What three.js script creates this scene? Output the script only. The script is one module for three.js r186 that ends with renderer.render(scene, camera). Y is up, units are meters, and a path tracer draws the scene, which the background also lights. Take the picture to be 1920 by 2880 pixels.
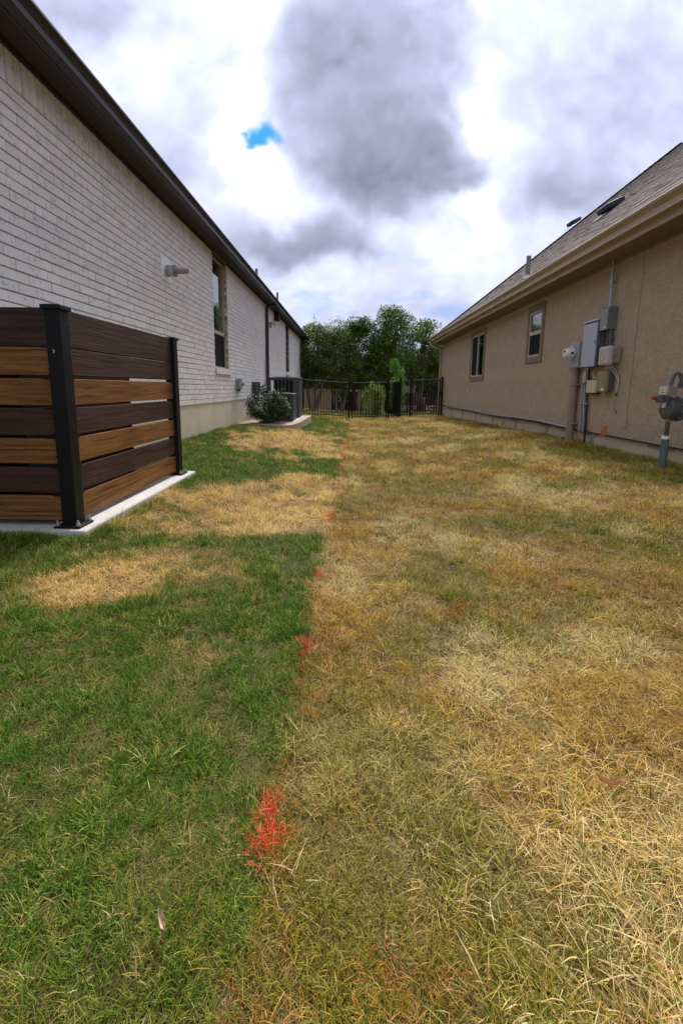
import * as THREE from 'three';
import { mergeGeometries } from 'three/addons/utils/BufferGeometryUtils.js';
import { RoundedBoxGeometry } from 'three/addons/geometries/RoundedBoxGeometry.js';

// ---------------------------------------------------------------- camera, sky, sun, exposure
const H = 0.8;                                   // height of the lens; all "y" below are measured from it
const PX = 960, PY = 1300, FL = 1281;            // principal point and focal length in photo pixels (1920 x 2880)
const scene = new THREE.Scene();
const camera = new THREE.PerspectiveCamera(THREE.MathUtils.radToDeg(2 * Math.atan(1440 / FL)), 1920 / 2880, 0.05, 900);
camera.setViewOffset(1920, 2880, 0, 140, 1920, 2880);
const aF = new THREE.Vector3(983 - PX, -(1090 - PY), -FL).normalize();
const aU = new THREE.Vector3(870 - PX, -(9000 - PY), -FL).normalize().negate();
aU.addScaledVector(aF, -aU.dot(aF)).normalize();
const aR = new THREE.Vector3().crossVectors(aF, aU);
const M4 = new THREE.Matrix4().set(aR.x, aR.y, aR.z, 0, aU.x, aU.y, aU.z, 0, -aF.x, -aF.y, -aF.z, 0, 0, 0, 0, 1);
camera.position.set(0, H, 0);
camera.quaternion.setFromRotationMatrix(M4);
scene.add(camera);
const rayOf = (x, y) => new THREE.Vector3(x - PX, -(y - PY), -FL).applyMatrix4(M4);
const M4i = M4.clone().transpose();

const renderer = new THREE.WebGLRenderer({ antialias: true });
renderer.setSize(682, 1024);
renderer.toneMapping = THREE.LinearToneMapping;
renderer.toneMappingExposure = 3.25;
renderer.shadowMap.enabled = true;

function rng(a) { return () => { a |= 0; a = a + 0x6D2B79F5 | 0; let t = Math.imul(a ^ a >>> 15, 1 | a); t = t + Math.imul(t ^ t >>> 7, 61 | t) ^ t; return ((t ^ t >>> 14) >>> 0) / 4294967296; }; }
const rnd = rng(7);
const hash = (x, y, s = 0) => { let h = Math.imul(x | 0, 374761393) + Math.imul(y | 0, 668265263) + Math.imul(s | 0, 2147483647) | 0; h = Math.imul(h ^ h >>> 13, 1274126177); return ((h ^ h >>> 16) >>> 0) / 4294967296; };
const sm = (a, b, x) => { const t = Math.min(1, Math.max(0, (x - a) / (b - a))); return t * t * (3 - 2 * t); };
const mod = (a, n) => ((a % n) + n) % n;
function vnoise(x, y, s = 0, per = 0) {
  const xi = Math.floor(x), yi = Math.floor(y); let fx = x - xi, fy = y - yi; fx = fx * fx * (3 - 2 * fx); fy = fy * fy * (3 - 2 * fy);
  const w = per ? (i) => mod(i, per) : (i) => i;
  const a = hash(w(xi), w(yi), s), b = hash(w(xi + 1), w(yi), s), c = hash(w(xi), w(yi + 1), s), d = hash(w(xi + 1), w(yi + 1), s);
  return a + (b - a) * fx + (c - a) * fy + (a - b - c + d) * fx * fy;
}
function fbm(x, y, o = 4, s = 0, per = 0) { let v = 0, a = .5, t = 0; for (let i = 0; i < o; i++) { v += a * vnoise(x, y, s + i * 17, per); t += a; x *= 2; y *= 2; per *= 2; a *= .5; } return v / t; }
const lerp3 = (a, b, t) => [a[0] + (b[0] - a[0]) * t, a[1] + (b[1] - a[1]) * t, a[2] + (b[2] - a[2]) * t];

{ // broken overcast sky: cloud masses where the photograph shows them, the same kind of cloud everywhere else
  const W = 1792, Hh = 896, data = new Float32Array(W * Hh * 4);
  const k = 1920 / 1568;
  // [x, y, rx, ry, tilt, amount] in the photo's picture plane (1568 wide); amount below 0 is a darker cloud base
  const blobs = [
    [850, 30, 300, 230, 0, -.50], [790, 330, 120, 110, 0, -.24], [830, 200, 250, 210, .2, -.42], [900, 385, 190, 130, 0, -.52], [880, 300, 140, 150, 0, -.22], [1000, 300, 120, 130, 0, -.22], [1090, 375, 110, 50, -.35, -.34], [690, 150, 150, 160, 0, -.25],
    [960, 250, 80, 60, 0, .16], [930, 190, 60, 40, 0, .08],
    [1350, 90, 420, 240, 0, -.20], [1290, 440, 190, 95, .1, -.34], [1450, 300, 240, 140, 0, -.16], [200, 20, 200, 110, 0, -.30], [400, 330, 170, 150, 0, -.14], [470, 120, 90, 130, 0, -.10],
    [720, 560, 270, 58, -.03, -.40], [590, 560, 150, 70, 0, -.16], [800, 585, 130, 34, 0, -.16],
    [600, 400, 130, 90, .3, .42], [545, 320, 70, 80, 0, .30], [620, 40, 70, 110, 0, .30], [565, 200, 40, 130, .2, .22], [340, 190, 80, 140, 0, .14], [1115, 440, 80, 110, .5, .34], [1112, 270, 42, 110, .15, .46], [1150, 330, 50, 90, 0, .2], [1000, 545, 240, 80, 0, .28], [1060, 620, 160, 60, 0, .18], [640, 470, 130, 60, 0, .22], [720, 670, 200, 60, 0, .16], [1130, 130, 60, 130, .1, .1],
  ];
  const ramp = [[0, .068, .075, .103], [.25, .114, .124, .167], [.5, .184, .197, .262], [.75, .268, .282, .342], [1, .42, .42, .428]];   // cloud base to sunlit rim
  const sunDir = new THREE.Vector3(.10, .78, -.62).normalize();
  const v = new THREE.Vector3(), c = new THREE.Vector3();
  for (let j = 0; j < Hh; j++) for (let i = 0; i < W; i++) {
    const th = ((i + .5) / W - .5) * 2 * Math.PI, ph = ((j + .5) / Hh - .5) * Math.PI;
    v.set(Math.cos(ph) * Math.cos(th), Math.sin(ph), Math.cos(ph) * Math.sin(th));
    let col;
    if (v.y < -.03) col = [.07, .072, .06];
    else {
      const q = 1 / (Math.max(0, v.y) + .16), u = v.x * q, w = v.z * q;
      const wx = fbm(u * 1.3 + 9, w * 1.3, 4, 3) - .5, wy = fbm(u * 1.3, w * 1.3 + 5, 4, 4) - .5;
      const n1 = fbm(u * 1.1 + wx * 1.4, w * 1.1 + wy * 1.4, 6, 11), n2 = fbm(u * 3.1 + wx * 2, w * 3.1 + wy * 2, 5, 31);
      let s = .60 + (n1 - .5) * .80 + (n2 - .5) * .34;
      let blue = 0;
      c.copy(v).applyMatrix4(M4i);
      const front = sm(.15, .45, -c.z);
      if (front > 0) {
        let x = (PX + c.x / -c.z * FL) / k, y = (PY - c.y / -c.z * FL) / k;
        const inside = front * (1 - sm(900, 1500, Math.hypot(x - 784, y - 300)));
        s = s * (1 - .62 * inside) + .62 * inside * .60;
        const f1 = fbm(x / 110, y / 110, 6, 51) - .5, f2 = fbm(x / 110 + 40, y / 110, 6, 61) - .5, f3 = fbm(x / 46 + f1 * 2, y / 46 + f2 * 2, 5, 66) - .5;
        const xw = x + f1 * 130 + f3 * 30, yw = y + f2 * 110 + f3 * 20;
        let add = 0;
        for (const [bx, by, rx, ry, t, a] of blobs) {
          const dx = xw - bx, dy = yw - by, ct = Math.cos(t), st = Math.sin(t), r = Math.hypot((dx * ct + dy * st) / rx, (-dx * st + dy * ct) / ry);
          add += a * (r < 1.3 ? (a < 0 ? 1 - sm(.1, 1.25, r) : Math.exp(-r * r * 2.0)) : 0);
        }
        s += ((add < 0 ? -.56 * Math.tanh(-add / .62) : Math.min(.5, add)) + f3 * .24 * (1 + 1.6 * Math.max(0, add))) * inside;
        const hb = Math.hypot((x - 592 + f3 * 30) / 58, (y - 312 + (x - 592) * .1 + f3 * 30) / 40);
        blue = (1 - sm(.30, 1.15, hb + (fbm(x / 22, y / 17, 5, 77) - .5) * 1.5)) * inside;
        const low = sm(560, 640, y) * (1 - sm(720, 760, y)) * inside;
        blue = Math.max(blue, low * sm(.52, .75, fbm(x / 130, y / 45, 4, 88)) * .35);
      }
      s = Math.max(0, Math.min(1, s));
      let a = 0; while (a < 3 && s > ramp[a + 1][0]) a++;
      col = lerp3(ramp[a].slice(1), ramp[a + 1].slice(1), (s - ramp[a][0]) / (ramp[a + 1][0] - ramp[a][0]));
      col = lerp3(col, [.020, .115, .285], blue);
      const halo = Math.exp(-Math.pow(Math.acos(Math.min(1, v.dot(sunDir))) / .42, 2));   // cloud lit from behind round the hidden sun
      col = col.map((e) => e * (1 + 1.1 * halo));
    }
    const o = (j * W + i) * 4; data[o] = col[0]; data[o + 1] = col[1]; data[o + 2] = col[2]; data[o + 3] = 1;
  }
  const sky = new THREE.DataTexture(data, W, Hh, THREE.RGBAFormat, THREE.FloatType);
  sky.mapping = THREE.EquirectangularReflectionMapping; sky.magFilter = THREE.LinearFilter; sky.needsUpdate = true;
  scene.background = sky; scene.environment = sky;
  const sun = new THREE.DirectionalLight(new THREE.Color().setRGB(1, .95, .87), 1.5);
  sun.position.copy(sunDir).multiplyScalar(40).add(new THREE.Vector3(0, 0, -8)); sun.target.position.set(0, 0, -8);
  sun.castShadow = true; sun.shadow.radius = 26; sun.shadow.mapSize.set(4096, 4096);
  Object.assign(sun.shadow.camera, { left: -22, right: 22, top: 26, bottom: -26, near: 1, far: 90 });
  scene.add(sun, sun.target);
}

// ---------------------------------------------------------------- helpers
const origin = new Map(), taken = {};
function numbered(n) { if (!(n in taken)) { taken[n] = 0; return n; } return `${n}_${String(++taken[n]).padStart(3, '0')}`; }
const P = (x, y, d) => new THREE.Vector3(x, y + H, -d);                      // lateral, height from the lens, distance ahead
function thing(name, label, category, base, group) {
  const o = new THREE.Group(); o.name = numbered(name); o.position.copy(base); scene.add(o);
  o.userData = { label, category }; if (group) o.userData.group = group;
  origin.set(o, base.clone()); return o;
}
function structure(name, geo, mat) { const m = new THREE.Mesh(geo, mat); m.name = numbered(name); m.userData.kind = 'structure'; m.castShadow = m.receiveShadow = true; scene.add(m); origin.set(m, new THREE.Vector3()); return m; }
function part(parent, name, geos, mat, opt) {
  let g = Array.isArray(geos) ? mergeGeometries(geos.map(flat), false) : geos;
  const o = origin.get(parent); g.translate(-o.x, -o.y, -o.z);
  const m = new THREE.Mesh(g, mat); m.name = name; m.castShadow = m.receiveShadow = true; parent.add(m); origin.set(m, o);
  if (opt) Object.assign(m.userData, opt);
  return m;
}
function sub(parent, name) { const g = new THREE.Group(); g.name = name; parent.add(g); origin.set(g, origin.get(parent)); return g; }
function flat(g) {
  const r = g.index ? g.toNonIndexed() : g;
  for (const k of Object.keys(r.attributes)) if (!['position', 'normal', 'uv', 'color'].includes(k)) r.deleteAttribute(k);
  return r;
}
function worldUV(g0, s = 1, ou = 0, ov = 0) {
  const g = flat(g0), p = g.attributes.position, n = g.attributes.normal, uv = new Float32Array(p.count * 2);
  for (let i = 0; i < p.count; i++) {
    const ax = Math.abs(n.getX(i)), ay = Math.abs(n.getY(i)), az = Math.abs(n.getZ(i));
    let u, v; if (ax >= ay && ax >= az) { u = -p.getZ(i); v = p.getY(i); } else if (ay >= az) { u = -p.getZ(i); v = p.getX(i); } else { u = p.getX(i); v = p.getY(i); }
    uv[2 * i] = u * s + ou; uv[2 * i + 1] = v * s + ov;
  }
  g.setAttribute('uv', new THREE.BufferAttribute(uv, 2)); return g;
}
function tint(g, c) { const n = g.attributes.position.count, a = new Float32Array(n * 3); for (let i = 0; i < n; i++) { a[3 * i] = c[0]; a[3 * i + 1] = c[1]; a[3 * i + 2] = c[2]; } g.setAttribute('color', new THREE.BufferAttribute(a, 3)); return g; }
function B(x0, x1, y0, y1, d0, d1, r = 0) {
  const w = Math.abs(x1 - x0), h = Math.abs(y1 - y0), l = Math.abs(d1 - d0);
  const g = r ? new RoundedBoxGeometry(w, h, l, 2, Math.min(r, w / 2.05, h / 2.05, l / 2.05)) : new THREE.BoxGeometry(w, h, l);
  g.translate((x0 + x1) / 2, (y0 + y1) / 2 + H, -(d0 + d1) / 2); return worldUV(g);
}
function C(p, q, r0, r1 = r0, seg = 14) {
  const dir = q.clone().sub(p), g = new THREE.CylinderGeometry(r1, r0, dir.length(), seg, 1);
  g.applyQuaternion(new THREE.Quaternion().setFromUnitVectors(new THREE.Vector3(0, 1, 0), dir.clone().normalize())); g.translate((p.x + q.x) / 2, (p.y + q.y) / 2, (p.z + q.z) / 2); return flat(g);
}
function T(pts, r, seg = 24, rad = 8) { return flat(new THREE.TubeGeometry(new THREE.CatmullRomCurve3(pts, false, 'centripetal'), seg, r, rad, false)); }
const S = (e) => e <= .0031308 ? e * 12.92 : 1.055 * Math.pow(e, 1 / 2.4) - .055;
function tex(n, m, fn, srgb = true) {
  const a = new Uint8Array(n * m * 4);
  for (let j = 0; j < m; j++) for (let i = 0; i < n; i++) { const c = fn(i / n, j / m), o = (j * n + i) * 4; for (let k = 0; k < 3; k++) { const e = Array.isArray(c) ? c[k] : c; a[o + k] = Math.round(255 * Math.max(0, Math.min(1, srgb ? S(Math.max(0, e)) : e))); } a[o + 3] = 255; }
  const t = new THREE.DataTexture(a, n, m); t.wrapS = t.wrapT = THREE.RepeatWrapping; t.magFilter = THREE.LinearFilter; t.minFilter = THREE.LinearMipmapLinearFilter; t.generateMipmaps = true;
  if (srgb) t.colorSpace = THREE.SRGBColorSpace; t.needsUpdate = true; return t;
}
const rep = (t, u, v = u) => { const c = t.clone(); c.repeat.set(u, v); c.needsUpdate = true; return c; };
const rgb = (r, g, b) => new THREE.Color().setRGB(r, g, b);
const mat = (c, rough = .7, o = {}) => new THREE.MeshStandardMaterial({ color: Array.isArray(c) ? rgb(...c) : c, roughness: rough, ...o });
console.log('sky and helpers ready');

// ---------------------------------------------------------------- materials
const grain = tex(512, 512, (u, v) => .5 + (fbm(u * 32, v * 32, 4, 5, 32) - .5) * .9, false);
const fineGrain = tex(256, 256, (u, v) => .5 + (fbm(u * 64, v * 64, 3, 15, 64) - .5) * 1.2, false);
const stuccoBump = tex(1024, 1024, (u, v) => { const a = fbm(u * 26, v * 26, 3, 101, 26), b = fbm(u * 80, v * 80, 2, 131, 80); return sm(.40, .66, a) * .65 + b * .4; }, false);
const stuccoMap = tex(1024, 1024, (u, v) => { const a = fbm(u * 26, v * 26, 3, 101, 26), m = fbm(u * 3, v * 3, 4, 141, 3), st = fbm(u * 24, v * 2, 3, 151, 2); const k = .88 + .14 * sm(.35, .7, a) + (m - .5) * .24 + (st - .5) * .12; return [.46 * k, .355 * k, .24 * k]; });
const foundMap = tex(512, 512, (u, v) => { const m = fbm(u * 4, v * 4, 5, 161, 4), k = .9 + (m - .5) * .35; return [.70 * k, .62 * k, .455 * k]; });
const found2Map = tex(1024, 512, (u, v) => { const m = fbm(u * 4, v * 4, 5, 171, 4), st = sm(.5, .56, fbm(u * 6, v * 3, 4, 181, 3)); const k = .9 + (m - .5) * .5; return lerp3([.58 * k, .47 * k, .32 * k], [.31 * k, .255 * k, .20 * k], st * .8); });
const concreteMap = tex(512, 512, (u, v) => { const m = fbm(u * 6, v * 6, 5, 191, 6), f = fbm(u * 60, v * 60, 2, 195, 60), k = .88 + (m - .5) * .35 + (f - .5) * .18; return [.60 * k, .575 * k, .53 * k]; });
const brickMap = tex(1024, 1024, (u, v) => {
  const m = fbm(u * 10, v * 10, 4, 201, 10), f = fbm(u * 90, v * 90, 2, 205, 90);
  const fl = sm(.665, .74, fbm(u * 58 + 3 * fbm(u * 8, v * 8, 2, 207, 8), v * 64, 3, 211, 0)); // grey scuffs in the whitewash
  const k = .97 + (m - .5) * .14 + (f - .5) * .06; return lerp3([.80 * k, .785 * k, .77 * k], [.30, .295, .30], fl * .40);
});
const brickBump = tex(512, 512, (u, v) => .5 + (fbm(u * 40, v * 40, 4, 221, 40) - .5) * .9 + (fbm(u * 8, v * 8, 2, 225, 8) - .5) * .4, false);
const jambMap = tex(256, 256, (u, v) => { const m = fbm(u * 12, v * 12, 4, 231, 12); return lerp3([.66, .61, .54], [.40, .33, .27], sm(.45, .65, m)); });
const mkWood = (a, b, c, s) => tex(1024, 256, (u, v) => { const w = fbm(u * 6, v * 6, 3, s, 6) * .35, g1 = fbm(u * 5, (v + w * .12) * 34, 4, s + 3, 0), g2 = fbm(u * 60, v * 120, 2, s + 7, 60), m = fbm(u * 3, v * 5, 3, s + 9, 3); let r = lerp3(a, b, sm(.36, .62, g1 + (m - .5) * .25)); r = lerp3(r, c, sm(.60, .76, g1) * .8); const k = .9 + (g2 - .5) * .35; return r.map((e) => e * k); });
const woodDark = mkWood([.078, .040, .031], [.052, .025, .019], [.032, .017, .014], 301);
const woodAmber = mkWood([.27, .125, .036], [.185, .080, .022], [.075, .034, .013], 341);
for (const t of [woodDark, woodAmber]) t.wrapS = t.wrapT = THREE.MirroredRepeatWrapping;
const woodBump = tex(512, 256, (u, v) => fbm(u * 6, v * 60, 4, 371, 6), false);
const M = {
  stucco: mat(0xffffff, .95, { map: rep(stuccoMap, 1.75), bumpMap: rep(stuccoBump, 1.75), bumpScale: .0042 }),
  trim: mat([.235, .178, .125], .93, { bumpMap: rep(stuccoBump, .9), bumpScale: .005 }),
  foundL: mat(0xffffff, .93, { map: rep(foundMap, .6), bumpMap: rep(grain, 1.4), bumpScale: .003 }),
  foundR: mat(0xffffff, .95, { map: rep(found2Map, .33, .8), bumpMap: rep(grain, 1.2), bumpScale: .005 }),
  concrete: mat(0xffffff, .92, { map: rep(concreteMap, .8), bumpMap: rep(grain, 1.5), bumpScale: .002 }),
  kerb: mat([.80, .68, .53], .95, { map: rep(concreteMap, 1.1), bumpMap: rep(grain, 2.5), bumpScale: .012 }),
  brick: mat(0xffffff, .9, { map: rep(brickMap, .5), bumpMap: rep(brickBump, 1.2), bumpScale: .002, vertexColors: true }),
  jamb: mat(0xffffff, .9, { map: rep(jambMap, 1.6), bumpMap: rep(brickBump, 1.2), bumpScale: .003, vertexColors: true }),
  mortar: mat([.47, .42, .345], .96, { bumpMap: rep(grain, 3), bumpScale: .002 }),
  woodDark: new THREE.MeshPhysicalMaterial({ color: 0xffffff, roughness: .66, specularIntensity: .4, map: rep(woodDark, .7, 2.6), bumpMap: rep(woodBump, .9, 3), bumpScale: .0012 }),
  woodAmber: new THREE.MeshPhysicalMaterial({ color: 0xffffff, roughness: .64, specularIntensity: .4, map: rep(woodAmber, .7, 2.6), bumpMap: rep(woodBump, .9, 3), bumpScale: .0012 }),
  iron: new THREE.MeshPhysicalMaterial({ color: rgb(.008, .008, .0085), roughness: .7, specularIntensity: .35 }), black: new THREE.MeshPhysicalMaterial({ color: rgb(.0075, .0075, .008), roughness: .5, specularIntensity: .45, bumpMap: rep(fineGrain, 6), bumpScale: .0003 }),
  bronze: mat([.022, .019, .017], .45),
  bronzeSoffit: mat([.040, .032, .026], .8),
  tanGutter: mat([.42, .325, .195], .5), gutterLipHighlight: mat([.68, .62, .52], .4), tanSoffit: mat([.21, .158, .108], .85),
  frame: mat([.50, .42, .33], .5), frameTan: mat([.42, .35, .26], .5),
  screen: new THREE.MeshPhysicalMaterial({ color: rgb(.016, .017, .017), roughness: .8, specularIntensity: .2 }),
  glass: new THREE.MeshPhysicalMaterial({ color: rgb(.55, .80, .72), roughness: .03, transmission: 1, thickness: 0, ior: 2.1 }),
  room: mat([.42, .40, .37], .9), blind: mat([.42, .42, .40], .9),
  galv: mat([.42, .44, .46], .42, { metalness: .55 }), grey: mat([.31, .33, .325], .5), greyDoor: mat([.42, .46, .52], .38), greyGreen: mat([.165, .185, .165], .55),
  beigeBox: mat([.50, .43, .38], .55), olive: mat([.27, .235, .115], .55), cream: mat([.55, .50, .34], .55), oliveDark: mat([.10, .10, .08], .6),
  pvcTan: mat([.30, .235, .165], .6), pvcGrey: mat([.33, .34, .35], .5), cable: mat([.02, .02, .022], .6), cableW: mat([.55, .50, .46], .6), red: mat([.55, .03, .035], .5), rust: mat([.32, .13, .04], .85),
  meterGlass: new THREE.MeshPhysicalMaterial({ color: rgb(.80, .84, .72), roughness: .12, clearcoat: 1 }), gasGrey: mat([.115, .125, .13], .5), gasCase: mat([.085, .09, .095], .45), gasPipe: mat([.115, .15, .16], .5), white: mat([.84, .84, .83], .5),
  ac: mat([.055, .060, .062], .5), acDark: mat([.006, .006, .0065], .7), acLight: mat([.075, .082, .086], .45), acTop: mat([.16, .17, .18], .45),
  orange: mat([.80, .16, .01], .7), mulch: mat([.30, .165, .11], .97, { bumpMap: rep(grain, 4), bumpScale: .02 }),
  bark: mat([.115, .085, .066], .95, { bumpMap: rep(grain, 4), bumpScale: .02 }), barkRed: mat([.24, .165, .13], .95, { bumpMap: rep(grain, 4), bumpScale: .02 }),
  leaf: new THREE.MeshPhysicalMaterial({ color: 0xffffff, roughness: .6, specularIntensity: .4, transmission: .28, thickness: 0, vertexColors: true, side: THREE.DoubleSide }),
  bushLeaf: new THREE.MeshPhysicalMaterial({ color: 0xffffff, roughness: .5, specularIntensity: .45, transmission: .2, thickness: 0, vertexColors: true, side: THREE.DoubleSide }),
  blade: new THREE.MeshPhysicalMaterial({ color: 0xffffff, roughness: .7, specularIntensity: .3, transmission: .2, thickness: 0, vertexColors: true, side: THREE.DoubleSide }),
  fenceTan: mat([.68, .52, .33], .9, { bumpMap: rep(grain, 2), bumpScale: .004 }), stone: mat([.46, .37, .26], .93, { bumpMap: rep(grain, 2), bumpScale: .02 }), chairWood: mat([.06, .026, .018], .6),
  shingle: mat(0xffffff, .95, { vertexColors: true, bumpMap: rep(fineGrain, 6), bumpScale: .003 }), vent: mat([.02, .021, .022], .55), lead: mat([.19, .20, .19], .6),
  shed: mat([.016, .017, .018], .6),
};

// ---------------------------------------------------------------- ground
function gy(x, d) {      // height from the lens: a shallow swale between the houses that falls away from the camera
  const t = Math.min(1, Math.abs(x - .3) / 2.6), s = t * t * (3 - 2 * t), dd = Math.min(Math.max(d, -6), 20);
  const c = -.80 - .022 * Math.max(0, dd) - .006 * Math.max(0, Math.min(d, 40) - 20), w = -.74 - .0045 * dd - .0237 * Math.max(0, dd - 8) - .006 * Math.max(0, Math.min(d, 40) - 20);
  return c + (w - c) * s + (fbm(x * 1.6 + 20, d * 1.6 + 20, 2, 401) - .5) * .035;
}
function ground(px, py) { // photo pixel to a place on the lawn
  const r = rayOf(px, py); let t = .85 / -r.y;
  for (let i = 0; i < 30; i++) { const g = gy(r.x * t, -r.z * t); t += (g / r.y - t) * .6; }
  return [r.x * t, -r.z * t];
}
// how green the turf is: watered on the brick house's side of the boundary, drought-dry beyond it
const D1 = (x, y) => ground(x * 1920 / 1568, y * 1920 / 1568);
const LINE = (d) => -.13 + .008 * Math.min(d, 14);
function ell(x, d, cx, cd, rx, rd) { return 1 - sm(.55, 1.1, Math.hypot((x - cx) / rx, (d - cd) / rd) + (fbm(x * 5, d * 4, 5, 431) - .5) * 1.25); }
function greenness(x, d) {
  const n = fbm(x * 2.2 + 7, d * 1.8, 4, 411), f = fbm(x * 9, d * 9, 3, 421);
  const edge = x - LINE(d) + (fbm(x * 5, d * 5, 2, 425) - .5) * .10;
  if (d > 17.2) return x < 1.7 ? .35 + (n - .5) * .8 : .95;
  if (edge < 0) {
    let g = .97 - sm(.57, .72, n) * .35;
    g -= ell(x, d, -.85, 1.85, .50, .36) * .58; g -= ell(x, d, -.98, 2.5, .40, .34) * .55; g -= ell(x, d, -1.15, 1.62, .3, .16) * .4;
    g -= ell(x, d, -.62, 3.15, .75, .75) * 1.0; g -= ell(x, d, -.35, 2.7, .5, .35) * .6; g -= ell(x, d, -.3, 3.9, .55, .65) * .9; g -= ell(x, d, -.5, 1.25, .18, .1) * .35;
    g -= ell(x, d, -.95, 7.6, 1.05, 2.1) * .9; g -= ell(x, d, -.45, 10.8, .5, 1.3) * .45; g -= ell(x, d, -.3, 6.6, .45, 1.0) * .5; g -= ell(x, d, -.2, 15, .6, 1.2) * .6; g -= ell(x, d, -1.0, 16.2, 1.2, .5) * .5;
    g -= sm(.8, .40, d) * .30 * sm(.35, .6, n) + sm(-.45, .0, x) * .08;
    return g + (f - .5) * .5 + (fbm(x * 17, d * 15, 3, 427) - .5) * .7;
  }
  let g = .30 + (n - .5) * 1.5 + (f - .5) * .5;
  g += .18 * (1 - sm(0, .35, edge)) * (1 - sm(1.2, 2.2, d)) - sm(.1, .55, x) * sm(1.5, .8, d) * .34 - sm(.9, .5, d) * .10;
  g -= sm(.35, .6, Math.abs(Math.sin((x + .25) * 3.3))) * sm(3, 6, d) * .22;                  // mower stripes
  g += sm(2.2, 3.2, x) * .18;
  return Math.min(.60, g);
}
function paint(x, d) { // sprayed survey marks: red-orange dashes on the boundary, faded orange lines on the dry side
  let p = 0, r = 0; const w = (fbm(d * 3, 3, 2, 451) - .5) * .05;
  if (d < 16.5) {
    const seg = [[.655, .79], [1.29, 1.42], [1.89, 1.99], [2.86, 3.03], [3.7, 3.85], [4.4, 4.55], [4.9, 5.2], [6, 6.4], [7.5, 8.0], [9.5, 10.0], [11.5, 12.2]];
    for (const [a, b] of seg) if (d > a && d < b) { const e = Math.abs(x - LINE(d) + .012 - w * .4 + (d < 1 ? (.72 - d) * -.10 : 0)); p = Math.max(p, (1 - sm(.004, .024, e * (d > 3.5 ? .6 : 1))) * (d > 3.5 ? .7 : .85)); }
    r = Math.max(r, (1 - sm(.02, .09, Math.abs(x - LINE(d) - .025 - w))) * .34 * sm(.40, .65, fbm(d * 5, 9, 2, 455) + .05));
    const e2 = Math.abs(x - .86 - .02 * Math.sin(d * 1.7) - w); r = Math.max(r, (1 - sm(.02, .13, e2)) * .46 * sm(.40, .66, fbm(d * 3.3, 1, 3, 461)) * (d > .9 ? 1 : 0));
    const dl = 1.69 - .22 * (x + .06); r = Math.max(r, (1 - sm(.02, .12, Math.abs(d - dl - w))) * (x > -.06 && x < .8 ? 1 : 0) * .40 * sm(.38, .6, fbm(x * 6, 2, 3, 463)));
    const e4 = Math.hypot((x - .05) / .13, (d - .50) / .05); r = Math.max(r, (1 - sm(.2, 1.2, e4 + (fbm(x * 12, d * 12, 2, 465) - .5))) * .5);
    const e5 = Math.abs(x - 1.95); r = Math.max(r, (1 - sm(.03, .12, e5 + w)) * (d > 2.5 && d < 4.4 ? 1 : 0) * .45 * sm(.45, .6, fbm(d * 4, 5, 3, 467)));
  }
  return [p, r];
}
{
  const xs = [], ds = [];
  for (let x = -300; x < -12; x += 48) xs.push(x); for (let x = -12; x < -4; x += 1) xs.push(x); for (let x = -4; x <= 5; x += .09) xs.push(x); for (let x = 6; x < 14; x += 1) xs.push(x); for (let x = 14; x <= 310; x += 48) xs.push(x);
  for (let d = -300; d < -8; d += 48) ds.push(d); for (let d = -8; d < 0; d += .5) ds.push(d); for (let d = 0; d < 9; d += .09) ds.push(d); for (let d = 9; d < 30; d += .3) ds.push(d); for (let d = 30; d < 60; d += 5) ds.push(d); for (let d = 60; d <= 560; d += 60) ds.push(d);
  const pos = [], col = [], uv = [], idx = [];
  for (const d of ds) for (const x of xs) {
    const far = Math.abs(x) > 8 || d < -6 || d > 40; pos.push(x, gy(Math.max(-6, Math.min(7, x)), d) + H, -d); uv.push(x, d);
    const g = far ? .5 : Math.max(0, Math.min(1, greenness(x, d)));
    const k = .75 + .5 * fbm(x * 6, d * 6, 3, 471), c = lerp3([.105, .060, .022], [.040, .034, .012], g); col.push(c[0] * k, c[1] * k, c[2] * k);
  }
  for (let j = 0; j < ds.length - 1; j++) for (let i = 0; i < xs.length - 1; i++) { const a = j * xs.length + i, b = a + 1, c = a + xs.length, e = c + 1; idx.push(a, b, e, a, e, c); }
  const g = new THREE.BufferGeometry(); g.setAttribute('position', new THREE.Float32BufferAttribute(pos, 3)); g.setAttribute('color', new THREE.Float32BufferAttribute(col, 3)); g.setAttribute('uv', new THREE.Float32BufferAttribute(uv, 2)); g.setIndex(idx); g.computeVertexNormals();
  const soilMap = tex(512, 512, (u, v) => { const f = fbm(u * 50, v * 50, 4, 481, 50); const k = .55 + f * .95; return [k, k, k].map((e) => e * .8); });
  structure('ground', g, mat(0xffffff, .98, { vertexColors: true, map: rep(soilMap, 1.4), bumpMap: rep(grain, 3), bumpScale: .02 }));
}
console.log('ground ready');

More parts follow.
